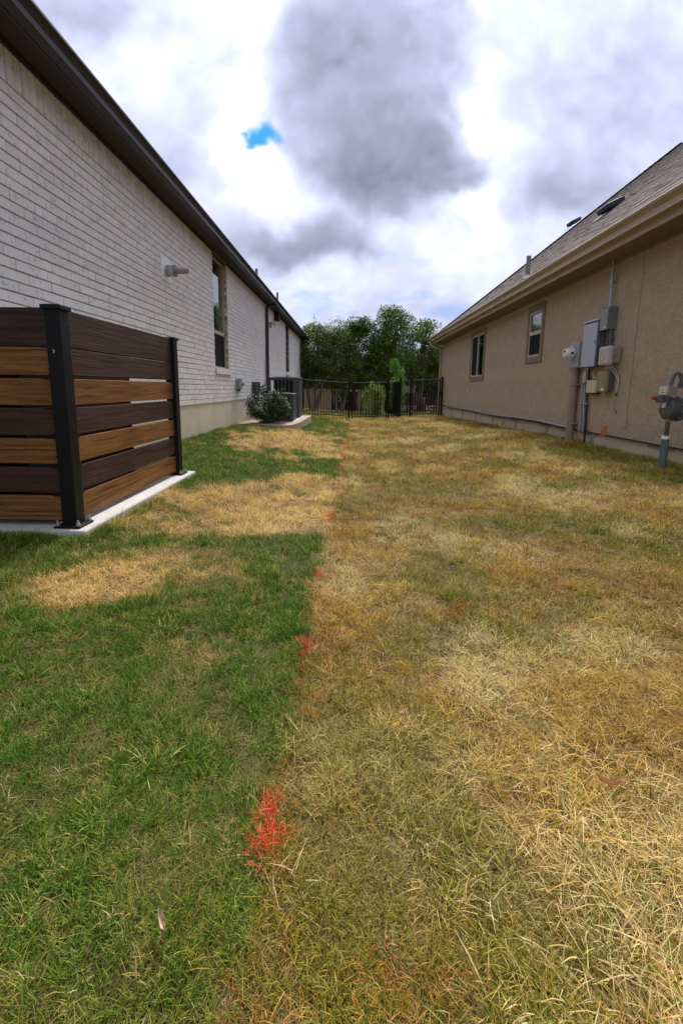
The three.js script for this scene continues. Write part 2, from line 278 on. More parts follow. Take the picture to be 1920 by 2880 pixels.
// ---------------------------------------------------------------- white brick house
const XL = -2.34, BT = 2.255, BB = -.286, LD0 = -2.0, LD1 = 22.7, SOL = 2.0;      // face of wall, top and bottom of brickwork, its ends
const houseL = thing('brick_house', 'white painted brick house with dark bronze gutter on a cream foundation', 'house', P(XL, -.8, 10));
{
  const wins = [{ d0: 8.06, d1: 8.97, y0: .315, y1: BT + .02 }, { d0: 16.98, d1: 17.95, y0: .54, y1: BT + .02 }];
  part(houseL, 'foundation', [B(-9, XL - .012, -1.6, BB, LD0, LD1)], M.foundL);
  // mortar bed behind the bricks, left open at the windows
  const sh = new THREE.Shape([[LD0, BB], [LD1, BB], [LD1, BT], [LD0, BT]].map((q) => new THREE.Vector2(...q)));
  for (const w of wins) sh.holes.push(new THREE.Path([[w.d0, w.y0], [w.d1, w.y0], [w.d1, BT - .001], [w.d0, BT - .001]].map((q) => new THREE.Vector2(...q))));
  const mg = new THREE.ExtrudeGeometry(sh, { depth: .09, bevelEnabled: false });           // (d, y, t) to the wall plane
  mg.applyMatrix4(new THREE.Matrix4().set(0, 0, 1, XL - .009 - .09, 0, 1, 0, H, -1, 0, 0, 0, 0, 0, 0, 1));
  part(houseL, 'mortar', [worldUV(mg)], M.mortar);
  part(houseL, 'inner_wall', [B(-9, XL - 3.6, BB, BT, LD0, LD1 - .13), B(XL - 3.6, XL - .10, BB + .001, BT, LD0, LD0 + .1), B(XL - 3.6, XL - .10, BB + .001, BT, 12.0, 12.1)], M.room); part(houseL, 'ceiling', [B(-9, XL - .10, BT + .001, BT + .003, LD0, LD1 - .13)], M.room);
  // bricks
  const list = [], LP = .254, HP = .0762;
  const put = (d0, d1, y0, y1, kind) => {
    let runs = [[d0, d1]];
    for (const w of wins) if (y1 > w.y0 + .01 && y0 < w.y1) runs = runs.flatMap(([a, b]) => { if (b <= w.d0 || a >= w.d1) return [[a, b]]; const r = []; if (a < w.d0) r.push([a, w.d0]); if (b > w.d1) r.push([w.d1, b]); return r; });
    for (const [a, b] of runs) if (b - a > .02) list.push({ a, b, y0, y1, kind, full: b - a > (kind === 'c' ? LP - .02 : .05) });
  };
  for (let r = 0; r < 30; r++) { const y0 = BB + r * HP, off = (r % 2) * LP / 2 + (hash(r, 5) - .5) * .03; for (let d = LD0 - off; d < LD1; d += LP) { const a = Math.max(LD0, d), b = Math.min(LD1, d + LP); if (b - a > .03) put(a + .0012, b - .0012, y0 + .0048, y0 + HP - .0048, 'c'); } }
  for (let d = LD0; d < LD1 - .05; d += HP) put(d + .004, d + HP - .004, SOL + .006, BT - .002, 's');
  const visible = (b) => { const d = (b.a + b.b) / 2, y = (b.y0 + b.y1) / 2, v = new THREE.Vector3(XL, y, -d).applyMatrix4(M4i); const px = PX + v.x / -v.z * FL, py = PY - v.y / -v.z * FL; b.px = px; b.py = py; return v.z < 0 && px > -8 && py > -8 && !(px < 512 && py > 955 + (px - 220) * .33 - 60 && py > 870); };
  const seen = list.filter(visible).sort((p, q) => p.a - q.a).slice(0, 300); const own = new Set(seen);
  const tone = () => { const k = .92 + rnd() * .10, w = (rnd() - .5) * .035; return [k * (1 + w), k, k * (1 - w)]; };
  const variants = {};                                                                     // shared geometries of whole bricks
  for (const kind of ['c', 's']) { variants[kind] = []; for (let i = 0; i < 14; i++) { const l = kind === 'c' ? LP - .0024 : HP - .007, h = kind === 'c' ? HP - .010 : BT - SOL - .008; let g = new RoundedBoxGeometry(.05, h, l, 1, .004); g = worldUV(g, 1, rnd() * 3, rnd() * 3); variants[kind].push(tint(g, tone())); } }
  const rest = [];
  for (const b of list) {
    const proud = (rnd() - .4) * .004, x = XL - .025 + proud, y = (b.y0 + b.y1) / 2 + H + (rnd() - .5) * .002, z = -(b.a + b.b) / 2;
    const g0 = variants[b.kind][Math.floor(rnd() * 14)], rx = (rnd() - .5) * .012;
    if (own.has(b) && b.full) { const m = new THREE.Mesh(g0, M.brick); m.name = 'brick'; m.castShadow = m.receiveShadow = true; const o = origin.get(houseL); m.position.set(x - o.x, y - o.y, z - o.z); m.rotation.x = rx; houseL.add(m); continue; }
    let g = b.full ? g0.clone() : tint(worldUV(new THREE.BoxGeometry(.05, b.y1 - b.y0, b.b - b.a), 1, rnd() * 3, rnd() * 3), tone());
    if (b.full && b.a > 7) g = tint(worldUV(new THREE.BoxGeometry(.05, b.y1 - b.y0, b.b - b.a), 1, rnd() * 3, rnd() * 3), tone());
    g.rotateX(rx); g.translate(x, y, z); rest.push(g);
  }
  part(houseL, 'brickwork', rest, M.brick, { kind: 'stuff' });
  // window openings
  wins.forEach((w, wi) => {
    const win = sub(houseL, 'window'), xf = XL - .062;
    const f = .038, mid = wi ? 1.12 : .955;
    part(win, 'frame', [B(xf - .05, xf, w.y0, BT - .03, w.d0, w.d0 + f), B(xf - .05, xf, w.y0, BT - .03, w.d1 - f, w.d1), B(xf - .05, xf, BT - .03 - f, BT - .03, w.d0 + f, w.d1 - f), B(xf - .05, xf, w.y0, w.y0 + f, w.d0 + f, w.d1 - f)], wi ? M.bronze : M.frame);
    part(win, 'meeting_rail', [B(xf - .045, xf + .004, mid - .03, mid + .03, w.d0 + f, w.d1 - f)], wi ? M.bronze : M.frame);
    part(win, 'pane', [new THREE.PlaneGeometry(w.d1 - w.d0 - 2 * f, BT - .03 - f - mid - .03).rotateY(Math.PI / 2).translate(xf - .020, (BT - .03 - f + mid + .03) / 2 + H, -(w.d0 + w.d1) / 2)], M.glass);
    part(win, 'pane', [new THREE.PlaneGeometry(w.d1 - w.d0 - 2 * f, mid - .03 - w.y0 - f).rotateY(Math.PI / 2).translate(xf - .025, (mid - .03 + w.y0 + f) / 2 + H, -(w.d0 + w.d1) / 2)], M.glass);
    part(win, 'insect_screen', [B(xf - .012, xf - .010, w.y0 + f, mid - .03, w.d0 + f, w.d1 - f)], M.screen);
    part(win, 'jamb', [B(XL - .22, xf - .055, w.y0, BT - .03, w.d0 - .03, w.d0 - .002), B(XL - .22, xf - .055, w.y0, BT - .03, w.d1 + .002, w.d1 + .03)], M.room);
    part(win, 'head', [B(XL - .09, XL - .02, BT - .028, BT + .03, w.d0, w.d1)], M.bronzeSoffit);
    const courses = Math.floor((BT - .03 - w.y0) / .0762);
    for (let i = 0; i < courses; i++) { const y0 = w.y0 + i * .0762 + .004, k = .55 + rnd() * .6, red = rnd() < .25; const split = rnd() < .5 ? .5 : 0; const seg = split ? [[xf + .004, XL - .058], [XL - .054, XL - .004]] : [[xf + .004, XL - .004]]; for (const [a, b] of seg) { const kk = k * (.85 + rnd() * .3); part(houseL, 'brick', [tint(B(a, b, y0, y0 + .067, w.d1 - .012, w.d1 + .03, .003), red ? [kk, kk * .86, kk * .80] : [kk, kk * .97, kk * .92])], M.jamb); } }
    const n = 12, L = (w.d1 - w.d0 + .10) / n; const sill = sub(houseL, 'sill');
    for (let i = 0; i < n; i++) part(sill, 'sill_brick', [tint(B(XL - .11, XL + .028, w.y0 - .105, w.y0 - .004, w.d0 + i * L + .003, w.d0 + (i + 1) * L - .003, .004), tone())], M.brick);
    part(sill, 'sill_mortar', [B(XL - .1, XL + .018, w.y0 - .100, w.y0 - .012, w.d0 + .002, w.d1 + .098)], M.mortar);
  });
  // eaves: soffit, fascia, gutter, shingle edge
  const XE = -2.125;
  part(houseL, 'soffit', [B(XL - .11, XE - .02, BT + .004, BT + .03, LD0 - .3, LD1 + .22)], M.bronzeSoffit);
  part(houseL, 'frieze_board', [B(XL - .02, XL + .022, BT - .03, BT + .003, LD0, 8.05), B(XL - .02, XL + .022, BT - .03, BT + .003, 8.98, 16.97), B(XL - .02, XL + .022, BT - .03, BT + .003, 17.96, LD1)], M.bronzeSoffit);
  part(houseL, 'fascia', [B(XE - .02, XE, BT - .012, BT + .16, LD0 - .3, LD1 + .22)], M.bronze);
  const prof = [[0, .098], [0, 0], [.072, 0], [.078, .006], [.082, .045], [.098, .07], [.118, .083], [.126, .088], [.126, .104], [.116, .104], [.116, .094], [.095, .08], [.076, .05], [.070, .008], [.006, .008], [.006, .098]];
  const gs = new THREE.Shape(prof.map(([a, b]) => new THREE.Vector2(a, b)));
  const gut = new THREE.ExtrudeGeometry(gs, { depth: LD1 + .25 - LD0, bevelEnabled: false }); gut.translate(XE + .001, BT + .012 + H - .02, -(LD1 + .25));
  const gutter = part(houseL, 'gutter', [worldUV(gut)], M.bronze);
  for (let d = LD0 + .5; d < LD1; d += .9) part(gutter, 'gutter_hanger', [B(XE + .004, XE + .115, BT + .082, BT + .087, d, d + .025)], M.bronze);
  part(gutter, 'end_cap', [B(XE, XE + .124, BT - .006, BT + .094, LD1 + .251, LD1 + .255)], M.bronze);
  const rg = new THREE.ExtrudeGeometry(new THREE.Shape([[XE + .03, BT + .118], [XE + .03, BT + .132], [-9, BT + .132 + 6.9 * .62], [-9, BT + .06]].map((q) => new THREE.Vector2(...q))), { depth: LD1 + .5 - LD0, bevelEnabled: false }); rg.translate(0, H, -(LD1 + .22));
  part(houseL, 'roof', [tint(worldUV(rg), [.055, .053, .05])], M.shingle);
  // plumbing vents that show above the gutter
  for (const [px, py, h] of [[721, 759, .03], [780, 832, .12]]) { const r = rayOf(px, py), t = -2.75 / r.x, d = -r.z * t, y = r.y * t; part(houseL, 'roof_vent_pipe', [C(P(-2.75, BT + .132 + .6 * .62, d), P(-2.75, y + h, d), .04)], M.lead); }
  // downspouts
  for (const [d, top, elbow] of [[12.95, 2.20, 1], [22.62, 2.15, 1]]) {
    const ds = sub(houseL, 'downspout');
    part(ds, 'pipe', [B(XL + .012, XL + .085, gy(XL, d) + .02, top - .1, d - .045, d + .045, .012)], M.bronze);
    const e = T([P(XL + .05, top - .12, d), P(XL + .06, top - .04, d + .01), P(XE + .02, BT - .04, d + .12), P(XE + .05, BT + .01, d + .13)], .04, 16, 8); part(ds, 'elbow', [e], M.bronze);
    for (const y of [1.6, .4]) part(ds, 'strap', [B(XL + .004, XL + .088, y, y + .025, d - .06, d + .06, .003)], M.bronze);
  }
  part(houseL, 'end_wall', [B(-9, XL - .10, BB, BT + .1, LD1 - .12, LD1 - .005)], M.foundL);
}
console.log('brick house ready');

// ---------------------------------------------------------------- stucco house
const XR = 3.45, RD0 = -2.0, RD1 = 17.65, ST = 1.665, SB = -.585;
const houseR = thing('stucco_house', 'tan stucco house with brown shingle hip roof and tan gutter', 'house', P(XR, -.8, 9));
const XG = 3.12, EY = 1.80, SL = .83;                                                       // gutter back, roof edge height, roof slope
const roofAt = (px, py) => { const r = rayOf(px, py); const t = (EY - SL * 3.0) / (r.y - SL * r.x); return [r.x * t, r.y * t, -r.z * t]; };
{
  const wins = [{ d0: 12.13, d1: 13.36, y0: .331, y1: 1.452, slider: true }, { d0: 8.568, d1: 9.165, y0: .609, y1: 1.443 }];
  const wsh = new THREE.Shape([[RD0, SB], [RD1, SB], [RD1, ST], [RD0, ST]].map((q) => new THREE.Vector2(...q)));
  for (const w of wins) wsh.holes.push(new THREE.Path([[w.d0, w.y0], [w.d1, w.y0], [w.d1, w.y1], [w.d0, w.y1]].map((q) => new THREE.Vector2(...q))));
  const wg = new THREE.ExtrudeGeometry(wsh, { depth: .16, bevelEnabled: false });
  wg.applyMatrix4(new THREE.Matrix4().set(0, 0, 1, XR, 0, 1, 0, H, -1, 0, 0, 0, 0, 0, 0, 1));
  part(houseR, 'wall', [worldUV(wg)], M.stucco);
  part(houseR, 'end_wall', [B(XR + .16, 13.5, SB, ST, RD1 - .16, RD1)], M.stucco);
  part(houseR, 'inner_wall', [B(XR + 3.6, 13.4, SB, ST, RD0, RD1 - .17), B(XR + .162, XR + 3.6, SB, ST, RD0, RD0 + .1), B(XR + .162, XR + 3.6, SB, ST, 10.6, 10.7)], M.room); part(houseR, 'ceiling', [B(XR + .162, 13.4, ST + .001, ST + .02, RD0, RD1 - .17)], M.room); part(houseR, 'floor', [B(XR + .162, 13.4, SB - .012, SB - .002, RD0, RD1 - .17)], M.room);
  part(houseR, 'foundation', [B(XR + .03, 13.5, -1.7, SB - .016, RD0, RD1 - .02)], M.foundR);
  part(houseR, 'weep_screed', [B(XR - .004, XR + .05, SB - .014, SB - .001, RD0, RD1)], M.bronzeSoffit);
  part(houseR, 'control_joint', [B(XR - .003, XR - .0005, SB + .12, ST - .01, 5.742, 5.750), B(XR - .0035, XR - .0005, SB + .116, SB + .122, 5.70, 5.80)], M.trim);
  wins.forEach((w) => {
    const win = sub(houseR, 'window'), t = .11, xo = XR - .022;
    part(win, 'trim', [B(xo, XR + .01, w.y0 - .115, w.y0 + .005, w.d0 - t, w.d1 + t * .6, .01), B(xo, XR + .01, w.y1 - .005, w.y1 + t, w.d0 - t, w.d1 + t * .6, .01), B(xo, XR + .01, w.y0 + .005, w.y1 - .005, w.d0 - t, w.d0 + .004, .01), B(xo, XR + .01, w.y0 + .005, w.y1 - .005, w.d1 - .004, w.d1 + t * .6, .01)], M.trim);
    const f = .042, x0 = XR - .004, x1 = XR + .05;
    part(win, 'frame', [B(x0, x1, w.y0 + .002, w.y1 - .002, w.d0 + .005, w.d0 + f, .006), B(x0, x1, w.y0 + .002, w.y1 - .002, w.d1 - f, w.d1 - .005, .006), B(x0, x1, w.y0 + .002, w.y0 + f, w.d0 + f, w.d1 - f, .006), B(x0, x1, w.y1 - f, w.y1 - .002, w.d0 + f, w.d1 - f, .006)], M.frame);
    const pane = (d0, d1, y0, y1, x) => part(win, 'pane', [new THREE.PlaneGeometry(d1 - d0, y1 - y0).rotateY(-Math.PI / 2).translate(x, (y0 + y1) / 2 + H, -(d0 + d1) / 2)], M.glass);
    if (w.slider) {
      const m = (w.d0 + w.d1) / 2; part(win, 'mullion', [B(x0 + .004, x1 - .004, w.y0 + f, w.y1 - f, m - .025, m + .025, .005)], M.frame);
      pane(w.d0 + f, m - .025, w.y0 + f, w.y1 - f, XR + .02); pane(m + .025, w.d1 - f, w.y0 + f, w.y1 - f, XR + .03);
      part(win, 'insect_screen', [B(XR + .012, XR + .014, w.y0 + f, w.y1 - f, m + .025, w.d1 - f)], M.screen);
    } else {
      const m = w.y0 + .44; part(win, 'meeting_rail', [B(x0 + .002, x1 - .004, m - .035, m + .035, w.d0 + f, w.d1 - f, .006)], M.frame);
      pane(w.d0 + f, w.d1 - f, m + .035, w.y1 - f, XR + .02); pane(w.d0 + f, w.d1 - f, w.y0 + f, m - .035, XR + .028);
      part(win, 'insect_screen', [B(XR + .012, XR + .014, w.y0 + f, m - .035, w.d0 + f, w.d1 - f)], M.screen);
    }
  });
  // eaves
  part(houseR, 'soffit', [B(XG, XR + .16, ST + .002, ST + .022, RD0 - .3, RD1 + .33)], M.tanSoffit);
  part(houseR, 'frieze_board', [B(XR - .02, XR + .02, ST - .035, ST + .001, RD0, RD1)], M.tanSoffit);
  part(houseR, 'fascia', [B(XG - .02, XG, ST - .01, EY + .06, RD0 - .3, RD1 + .35)], M.tanGutter);
  const prof = [[0, 0], [-.072, 0], [-.078, .006], [-.082, .05], [-.098, .078], [-.118, .092], [-.126, .098], [-.126, .118], [-.116, .118], [-.116, .106], [-.092, .088], [-.074, .055], [-.068, .01], [-.006, .01], [-.006, .118], [0, .118]];
  const gut = new THREE.ExtrudeGeometry(new THREE.Shape(prof.map(([a, b]) => new THREE.Vector2(a, b))), { depth: RD1 + .36 - RD0, bevelEnabled: false }); gut.translate(XG - .021, ST + .075 + H, -(RD1 + .36));
  const gutter = part(houseR, 'gutter', [worldUV(gut)], M.tanGutter);
  part(gutter, 'gutter_lip_highlight', [C(P(XG - .146, ST + .192, RD0), P(XG - .146, ST + .192, RD1 + .36), .011, .011, 8), C(P(XG - .099, ST + .0765, RD0), P(XG - .099, ST + .0765, RD1 + .36), .006, .006, 8)], M.gutterLipHighlight);  // pale beads that paint a bright highlight along the gutter edges
  part(gutter, 'end_cap', [B(XG - .145, XG - .022, ST + .08, ST + .19, RD1 + .361, RD1 + .366)], M.tanGutter);
  const dsp = sub(houseR, 'downspout');
  part(dsp, 'elbow', [T([P(XG - .08, ST + .09, RD1 + .24), P(XG - .07, ST - .02, RD1 + .22), P(XR - .05, ST - .26, RD1 - .02), P(XR - .045, ST - .4, RD1 - .05)], .038, 18, 8)], M.tanGutter);
  part(dsp, 'pipe', [B(XR - .085, XR - .01, gy(3.4, RD1) + .05, ST - .33, RD1 - .09, RD1 - .0, .012)], M.tanGutter);
  // hip roof: deck and shingles
  const half = 5.3, yr = EY + SL * half, e = [3.02, 3.02 + 2 * half], dn = RD0 - .4, df = RD1 + .42;
  const q = (x, y, d) => [x, y + H, -d];
  const A = q(e[0], EY - .012, dn), Bq = q(e[0], EY - .012, df), Cq = q(e[1], EY - .012, df), Dq = q(e[1], EY - .012, dn), R1 = q(e[0] + half, yr - .012, dn), R2 = q(e[0] + half, yr - .012, df - half);
  const deck = new THREE.BufferGeometry(); deck.setAttribute('position', new THREE.Float32BufferAttribute([...A, ...Bq, ...R2, ...A, ...R2, ...R1, ...Bq, ...Cq, ...R2, ...Dq, ...R1, ...R2, ...Dq, ...R2, ...Cq, ...A, ...R1, ...Dq].flat(), 3)); deck.computeVertexNormals();
  const roof = part(houseR, 'roof', [tint(worldUV(deck), [.12, .10, .085])], M.shingle);
  const tabs = [], up = Math.hypot(1, SL), sx = 1 / up, sy = SL / up, ex = .143, tr = rng(51);
  for (let c = 0, s = 0; s < half * up - .1; c++, s += ex) {
    const far = df - s * sx; let d = dn + tr() * .2;
    while (d < far) {
      const w = .14 + tr() * .22, d1 = Math.min(far, d + w), th = .006 + (tr() < .45 ? .007 : 0), k = .74 + tr() * .5, wm = tr() * .1;
      const b = new THREE.BoxGeometry(ex + .03, th, d1 - d - .002); b.rotateZ(Math.atan(SL) - .045); b.translate(e[0] + (s + ex / 2 + .01) * sx - sy * .008, EY + (s + ex / 2 + .01) * sy + sx * .006 + H, -(d + d1) / 2);
      if (tabs.length < 9000) tabs.push(tint(flat(b), [(.150 + wm * .12) * k, (.120 + wm * .06) * k, .108 * k])); d = d1;
    }
  }
  part(roof, 'shingles', tabs.map((b) => worldUV(b)), M.shingle, { kind: 'stuff' });
  const caps = [], al = new THREE.Vector3(1, SL, 1).normalize(), upv = new THREE.Vector3(-SL, 2, -SL).normalize(), si = new THREE.Vector3().crossVectors(upv, al), bm = new THREE.Matrix4().makeBasis(al, upv, si);
  for (let x = .05; x < half; x += .075) { const k = .8 + tr() * .4, b = new THREE.BoxGeometry(.16, .010, .2); b.rotateZ(-.05); b.applyMatrix4(bm); b.translate(e[0] + x, EY + x * SL + .004 + H, -(df - x)); caps.push(tint(worldUV(b), [.165 * k, .135 * k, .113 * k])); }
  part(roof, 'hip_caps', caps, M.shingle, { kind: 'stuff' });
  // roof vents
  const [vx, vy, vd] = roofAt(1482, 782); const pipe = sub(houseR, 'roof_vent_pipe');
  part(pipe, 'pipe', [C(P(vx, vy - .05, vd), P(vx, vy + .40, vd), .042, .042)], M.lead); part(pipe, 'flashing', [C(P(vx, vy - .02, vd), P(vx, vy + .05, vd), .085, .05), B(vx - .1, vx + .1, vy - .1, vy - .085, vd - .12, vd + .12).rotateX(0)], M.galv);
  for (const [px, py] of [[1712, 590], [1610, 628]]) {
    const [x, y, d] = roofAt(px, py + 4), v = sub(houseR, 'roof_vent'), an = Math.atan(SL);
    const hood = new RoundedBoxGeometry(.34, .11, .42, 2, .03); hood.rotateZ(an - .25); hood.translate(x + .02, y + H + .09, -d); part(v, 'hood', [flat(hood)], M.vent);
    const base = new THREE.BoxGeometry(.5, .012, .5); base.rotateZ(an); base.translate(x, y + H + .02, -d); part(v, 'base_flashing', [flat(base)], M.vent);
  }
}
console.log('stucco house ready');

// ---------------------------------------------------------------- slab and horizontal board screen
structure('concrete_slab', B(XL + .0, -1.335, -.95, -.735, 2.205, 3.90, .012), M.concrete);
{
  const s = thing('privacy_screen', 'low screen of dark and amber horizontal boards between black metal posts', 'privacy screen', P(-1.44, -.735, 3.0));
  const YS = [[.183, .369], [.043, .180], [-.107, .027], [-.260, -.121], [-.406, -.275], [-.559, -.424], [-.707, -.574]];
  const post = (x, d, w = .076) => {
    const p = sub(s, 'post');
    part(p, 'shaft', [B(x - w / 2, x + w / 2, -.73, .360, d - w / 2, d + w / 2, .004)], M.black);
    const cap = new RoundedBoxGeometry(.098, .022, .098, 2, .004); cap.translate(x, .368 + H, -d); const pyr = new THREE.ConeGeometry(.066, .012, 4); pyr.rotateY(Math.PI / 4); pyr.translate(x, .385 + H, -d);
    part(p, 'cap', [flat(cap), flat(pyr)], M.black);
    part(p, 'base_plate', [B(x - .068, x + .068, -.735, -.722, d - .066, d + .066, .003)], M.black);
    for (const [a, b] of [[1, 1], [1, -1], [-1, 1], [-1, -1]]) part(p, 'bolt', [C(P(x + a * .053, -.722, d + b * .052), P(x + a * .053, -.709, d + b * .052), .010, .010, 6), C(P(x + a * .053, -.709, d + b * .052), P(x + a * .053, -.695, d + b * .052), .005, .005, 6)], M.galv);
    return p;
  };
  const p1 = post(-1.443, 2.298); post(-1.443, 3.748); post(-2.28, 2.298);
  const nick = new THREE.TorusGeometry(.007, .0022, 6, 10, 2.4); nick.rotateZ(-1.2); nick.translate(-1.452, .158 + H, -2.2595); part(p1, 'scratch', [flat(nick)], M.white);
  const colF = [0, 1, 1, 0, 1, 0, 1], colS = [0, 0, 1, 0, 1, 0, 1];
  YS.forEach(([a, b], i) => {
    const f = B(-2.242, -1.481, a, b, 2.286, 2.311, .004); const uo = rnd() * 5, vo = rnd() * 5; { const uv = f.attributes.uv; for (let k = 0; k < uv.count; k++) uv.setXY(k, uv.getX(k) + uo, uv.getY(k) + vo); }
    part(s, 'board', [f], colF[i] ? M.woodAmber : M.woodDark);
    const g = B(-1.456, -1.431, a, b, 2.336, 3.710, .004); { const uv = g.attributes.uv; for (let k = 0; k < uv.count; k++) uv.setXY(k, uv.getX(k) + vo, uv.getY(k) + uo); }
    part(s, 'board', [g], colS[i] ? M.woodAmber : M.woodDark);
  });
  for (let i = 0; i < 6; i++) { const y0 = YS[i + 1][1], y1 = YS[i][0]; part(s, 'spacer', [B(-1.462, -1.425, y0, y1, 3.660, 3.709), B(-1.462, -1.425, y0, y1, 2.337, 2.385)], M.black); part(s, 'spacer', [B(-1.53, -1.482, y0, y1, 2.280, 2.317)], M.black); }
}

// ---------------------------------------------------------------- air conditioners
function condenser(name, label, x0, x1, y0, y1, d0, d1, tall, plain) {
  const t = thing(name, label, 'air conditioner', P((x0 + x1) / 2, y0, (d0 + d1) / 2), 'outdoor air conditioners by the brick house');
  part(t, 'base_pan', [B(x0 + .01, x1 - .01, y0, y0 + .05, d0 + .01, d1 - .01, .01)], M.ac);
  part(t, 'coil', [B(x0 + .12, x1 - .10, y0 + .05, y1 - .04, d0 + .13, d1 - .10)], M.black);  // coated coil, coloured black for the deep shade inside the cabinet
  part(t, 'top_panel', [B(x0 - .008, x1 + .008, y1 - .04, y1, d0 - .008, d1 + .008, .014)], M.ac);
  const cx = (x0 + x1) / 2, cd = (d0 + d1) / 2; const ring = new THREE.TorusGeometry((x1 - x0) * .36, .012, 8, 36); ring.rotateX(Math.PI / 2); ring.translate(cx, y1 + .008 + H, -cd);
  const gd = []; for (let i = 1; i < 7; i++) { const r = new THREE.TorusGeometry((x1 - x0) * .36 * i / 7, .004, 5, 28); r.rotateX(Math.PI / 2); r.translate(cx, y1 + .012 + H, -cd); gd.push(flat(r)); }
  part(t, 'fan_guard', [flat(ring), ...gd], M.black);
  const cw = tall ? .165 : .09;                                                            // solid service corner on the lawn side
  part(t, 'corner_panel', [B(x1 - cw, x1, y0 + .04, y1 - .04, d0, d0 + .14, .008), B(x1 - .05, x1 - .003, y0 + .04, y1 - .04, d0 + .13, d1 - .03, .006)], M.ac);
  for (const [a, b] of [[x0, d0], [x0, d1 - .05], [x1 - .05, d1 - .05]]) part(t, 'corner_post', [B(a, a + .05, y0 + .04, y1 - .04, b, b + .05, .008)], M.ac);
  if (plain) return t;
  const n = tall ? 6 : 8, w = (x1 - cw - x0 - .05) / n;
  for (let i = 1; i < n; i++) part(t, 'slat', [B(x0 + .05 + i * w - .014, x0 + .05 + i * w + .012, y0 + .08, y1 - .06, d0 + .008, d0 + .03, .004)], M.acLight);
  const rows = tall ? 1 : 3; for (let i = 0; i <= rows; i++) { const y = y0 + .06 + (y1 - y0 - .12) * i / rows; part(t, 'grille_rail', [B(x0 + .04, x1 - cw + .01, y - .018, y + .018, d0 + .004, d0 + .034, .004)], M.ac); }
  return t;
}
{
  // kerbed bed for the two units and the bush
  const Y = (x, d) => gy(x, d);
  const pts = [[-2.345, 9.56], [-1.72, 9.36], [-1.36, 9.30], [-1.22, 9.42], [-1.15, 9.75], [-1.10, 10.6], [-1.06, 12.35], [-1.06, 12.62], [-2.345, 12.62]];
  const shp = new THREE.Shape(pts.map(([x, d]) => new THREE.Vector2(x, d))), inner = pts.map(([x, d]) => [x + (x > -2.3 ? -.10 : -.02), d + (d < 10 ? .11 : d > 12.5 ? -.1 : 0)]);
  const kerbS = shp.clone(); kerbS.holes.push(new THREE.Path(inner.map(([x, d]) => new THREE.Vector2(x, d))));
  const kg = new THREE.ExtrudeGeometry(kerbS, { depth: .272, bevelEnabled: true, bevelSize: .008, bevelThickness: .008, bevelSegments: 1 }); kg.applyMatrix4(new THREE.Matrix4().set(1, 0, 0, 0, 0, 0, 1, -1.055 + H, 0, -1, 0, 0, 0, 0, 0, 1));
  structure('kerb', worldUV(kg), M.kerb);
  const bg = new THREE.ExtrudeGeometry(new THREE.Shape(inner.map(([x, d]) => new THREE.Vector2(x, d))), { depth: .250, bevelEnabled: false }); bg.applyMatrix4(new THREE.Matrix4().set(1, 0, 0, 0, 0, 0, 1, -1.055 + H, 0, -1, 0, 0, 0, 0, 0, 1));
  structure('mulch_bed', worldUV(bg), M.mulch);
  structure('equipment_pad', B(-2.12, -1.225, -.86, -.772, 10.24, 12.32, .008), M.concrete);
  condenser('air_conditioner', 'tall dark grey air conditioner with vertical grille slats beside brick wall', -2.02, -1.255, -.772, .235, 11.5, 12.27, true);
  condenser('air_conditioner', 'short dark grey air conditioner behind the round green bush', -1.93, -1.262, -.772, -.148, 10.28, 10.95, false);
  condenser('air_conditioner', 'dark air conditioner hidden behind the horizontal board screen', -2.22, -1.54, -.735, .22, 2.36, 3.22, true, true);
}

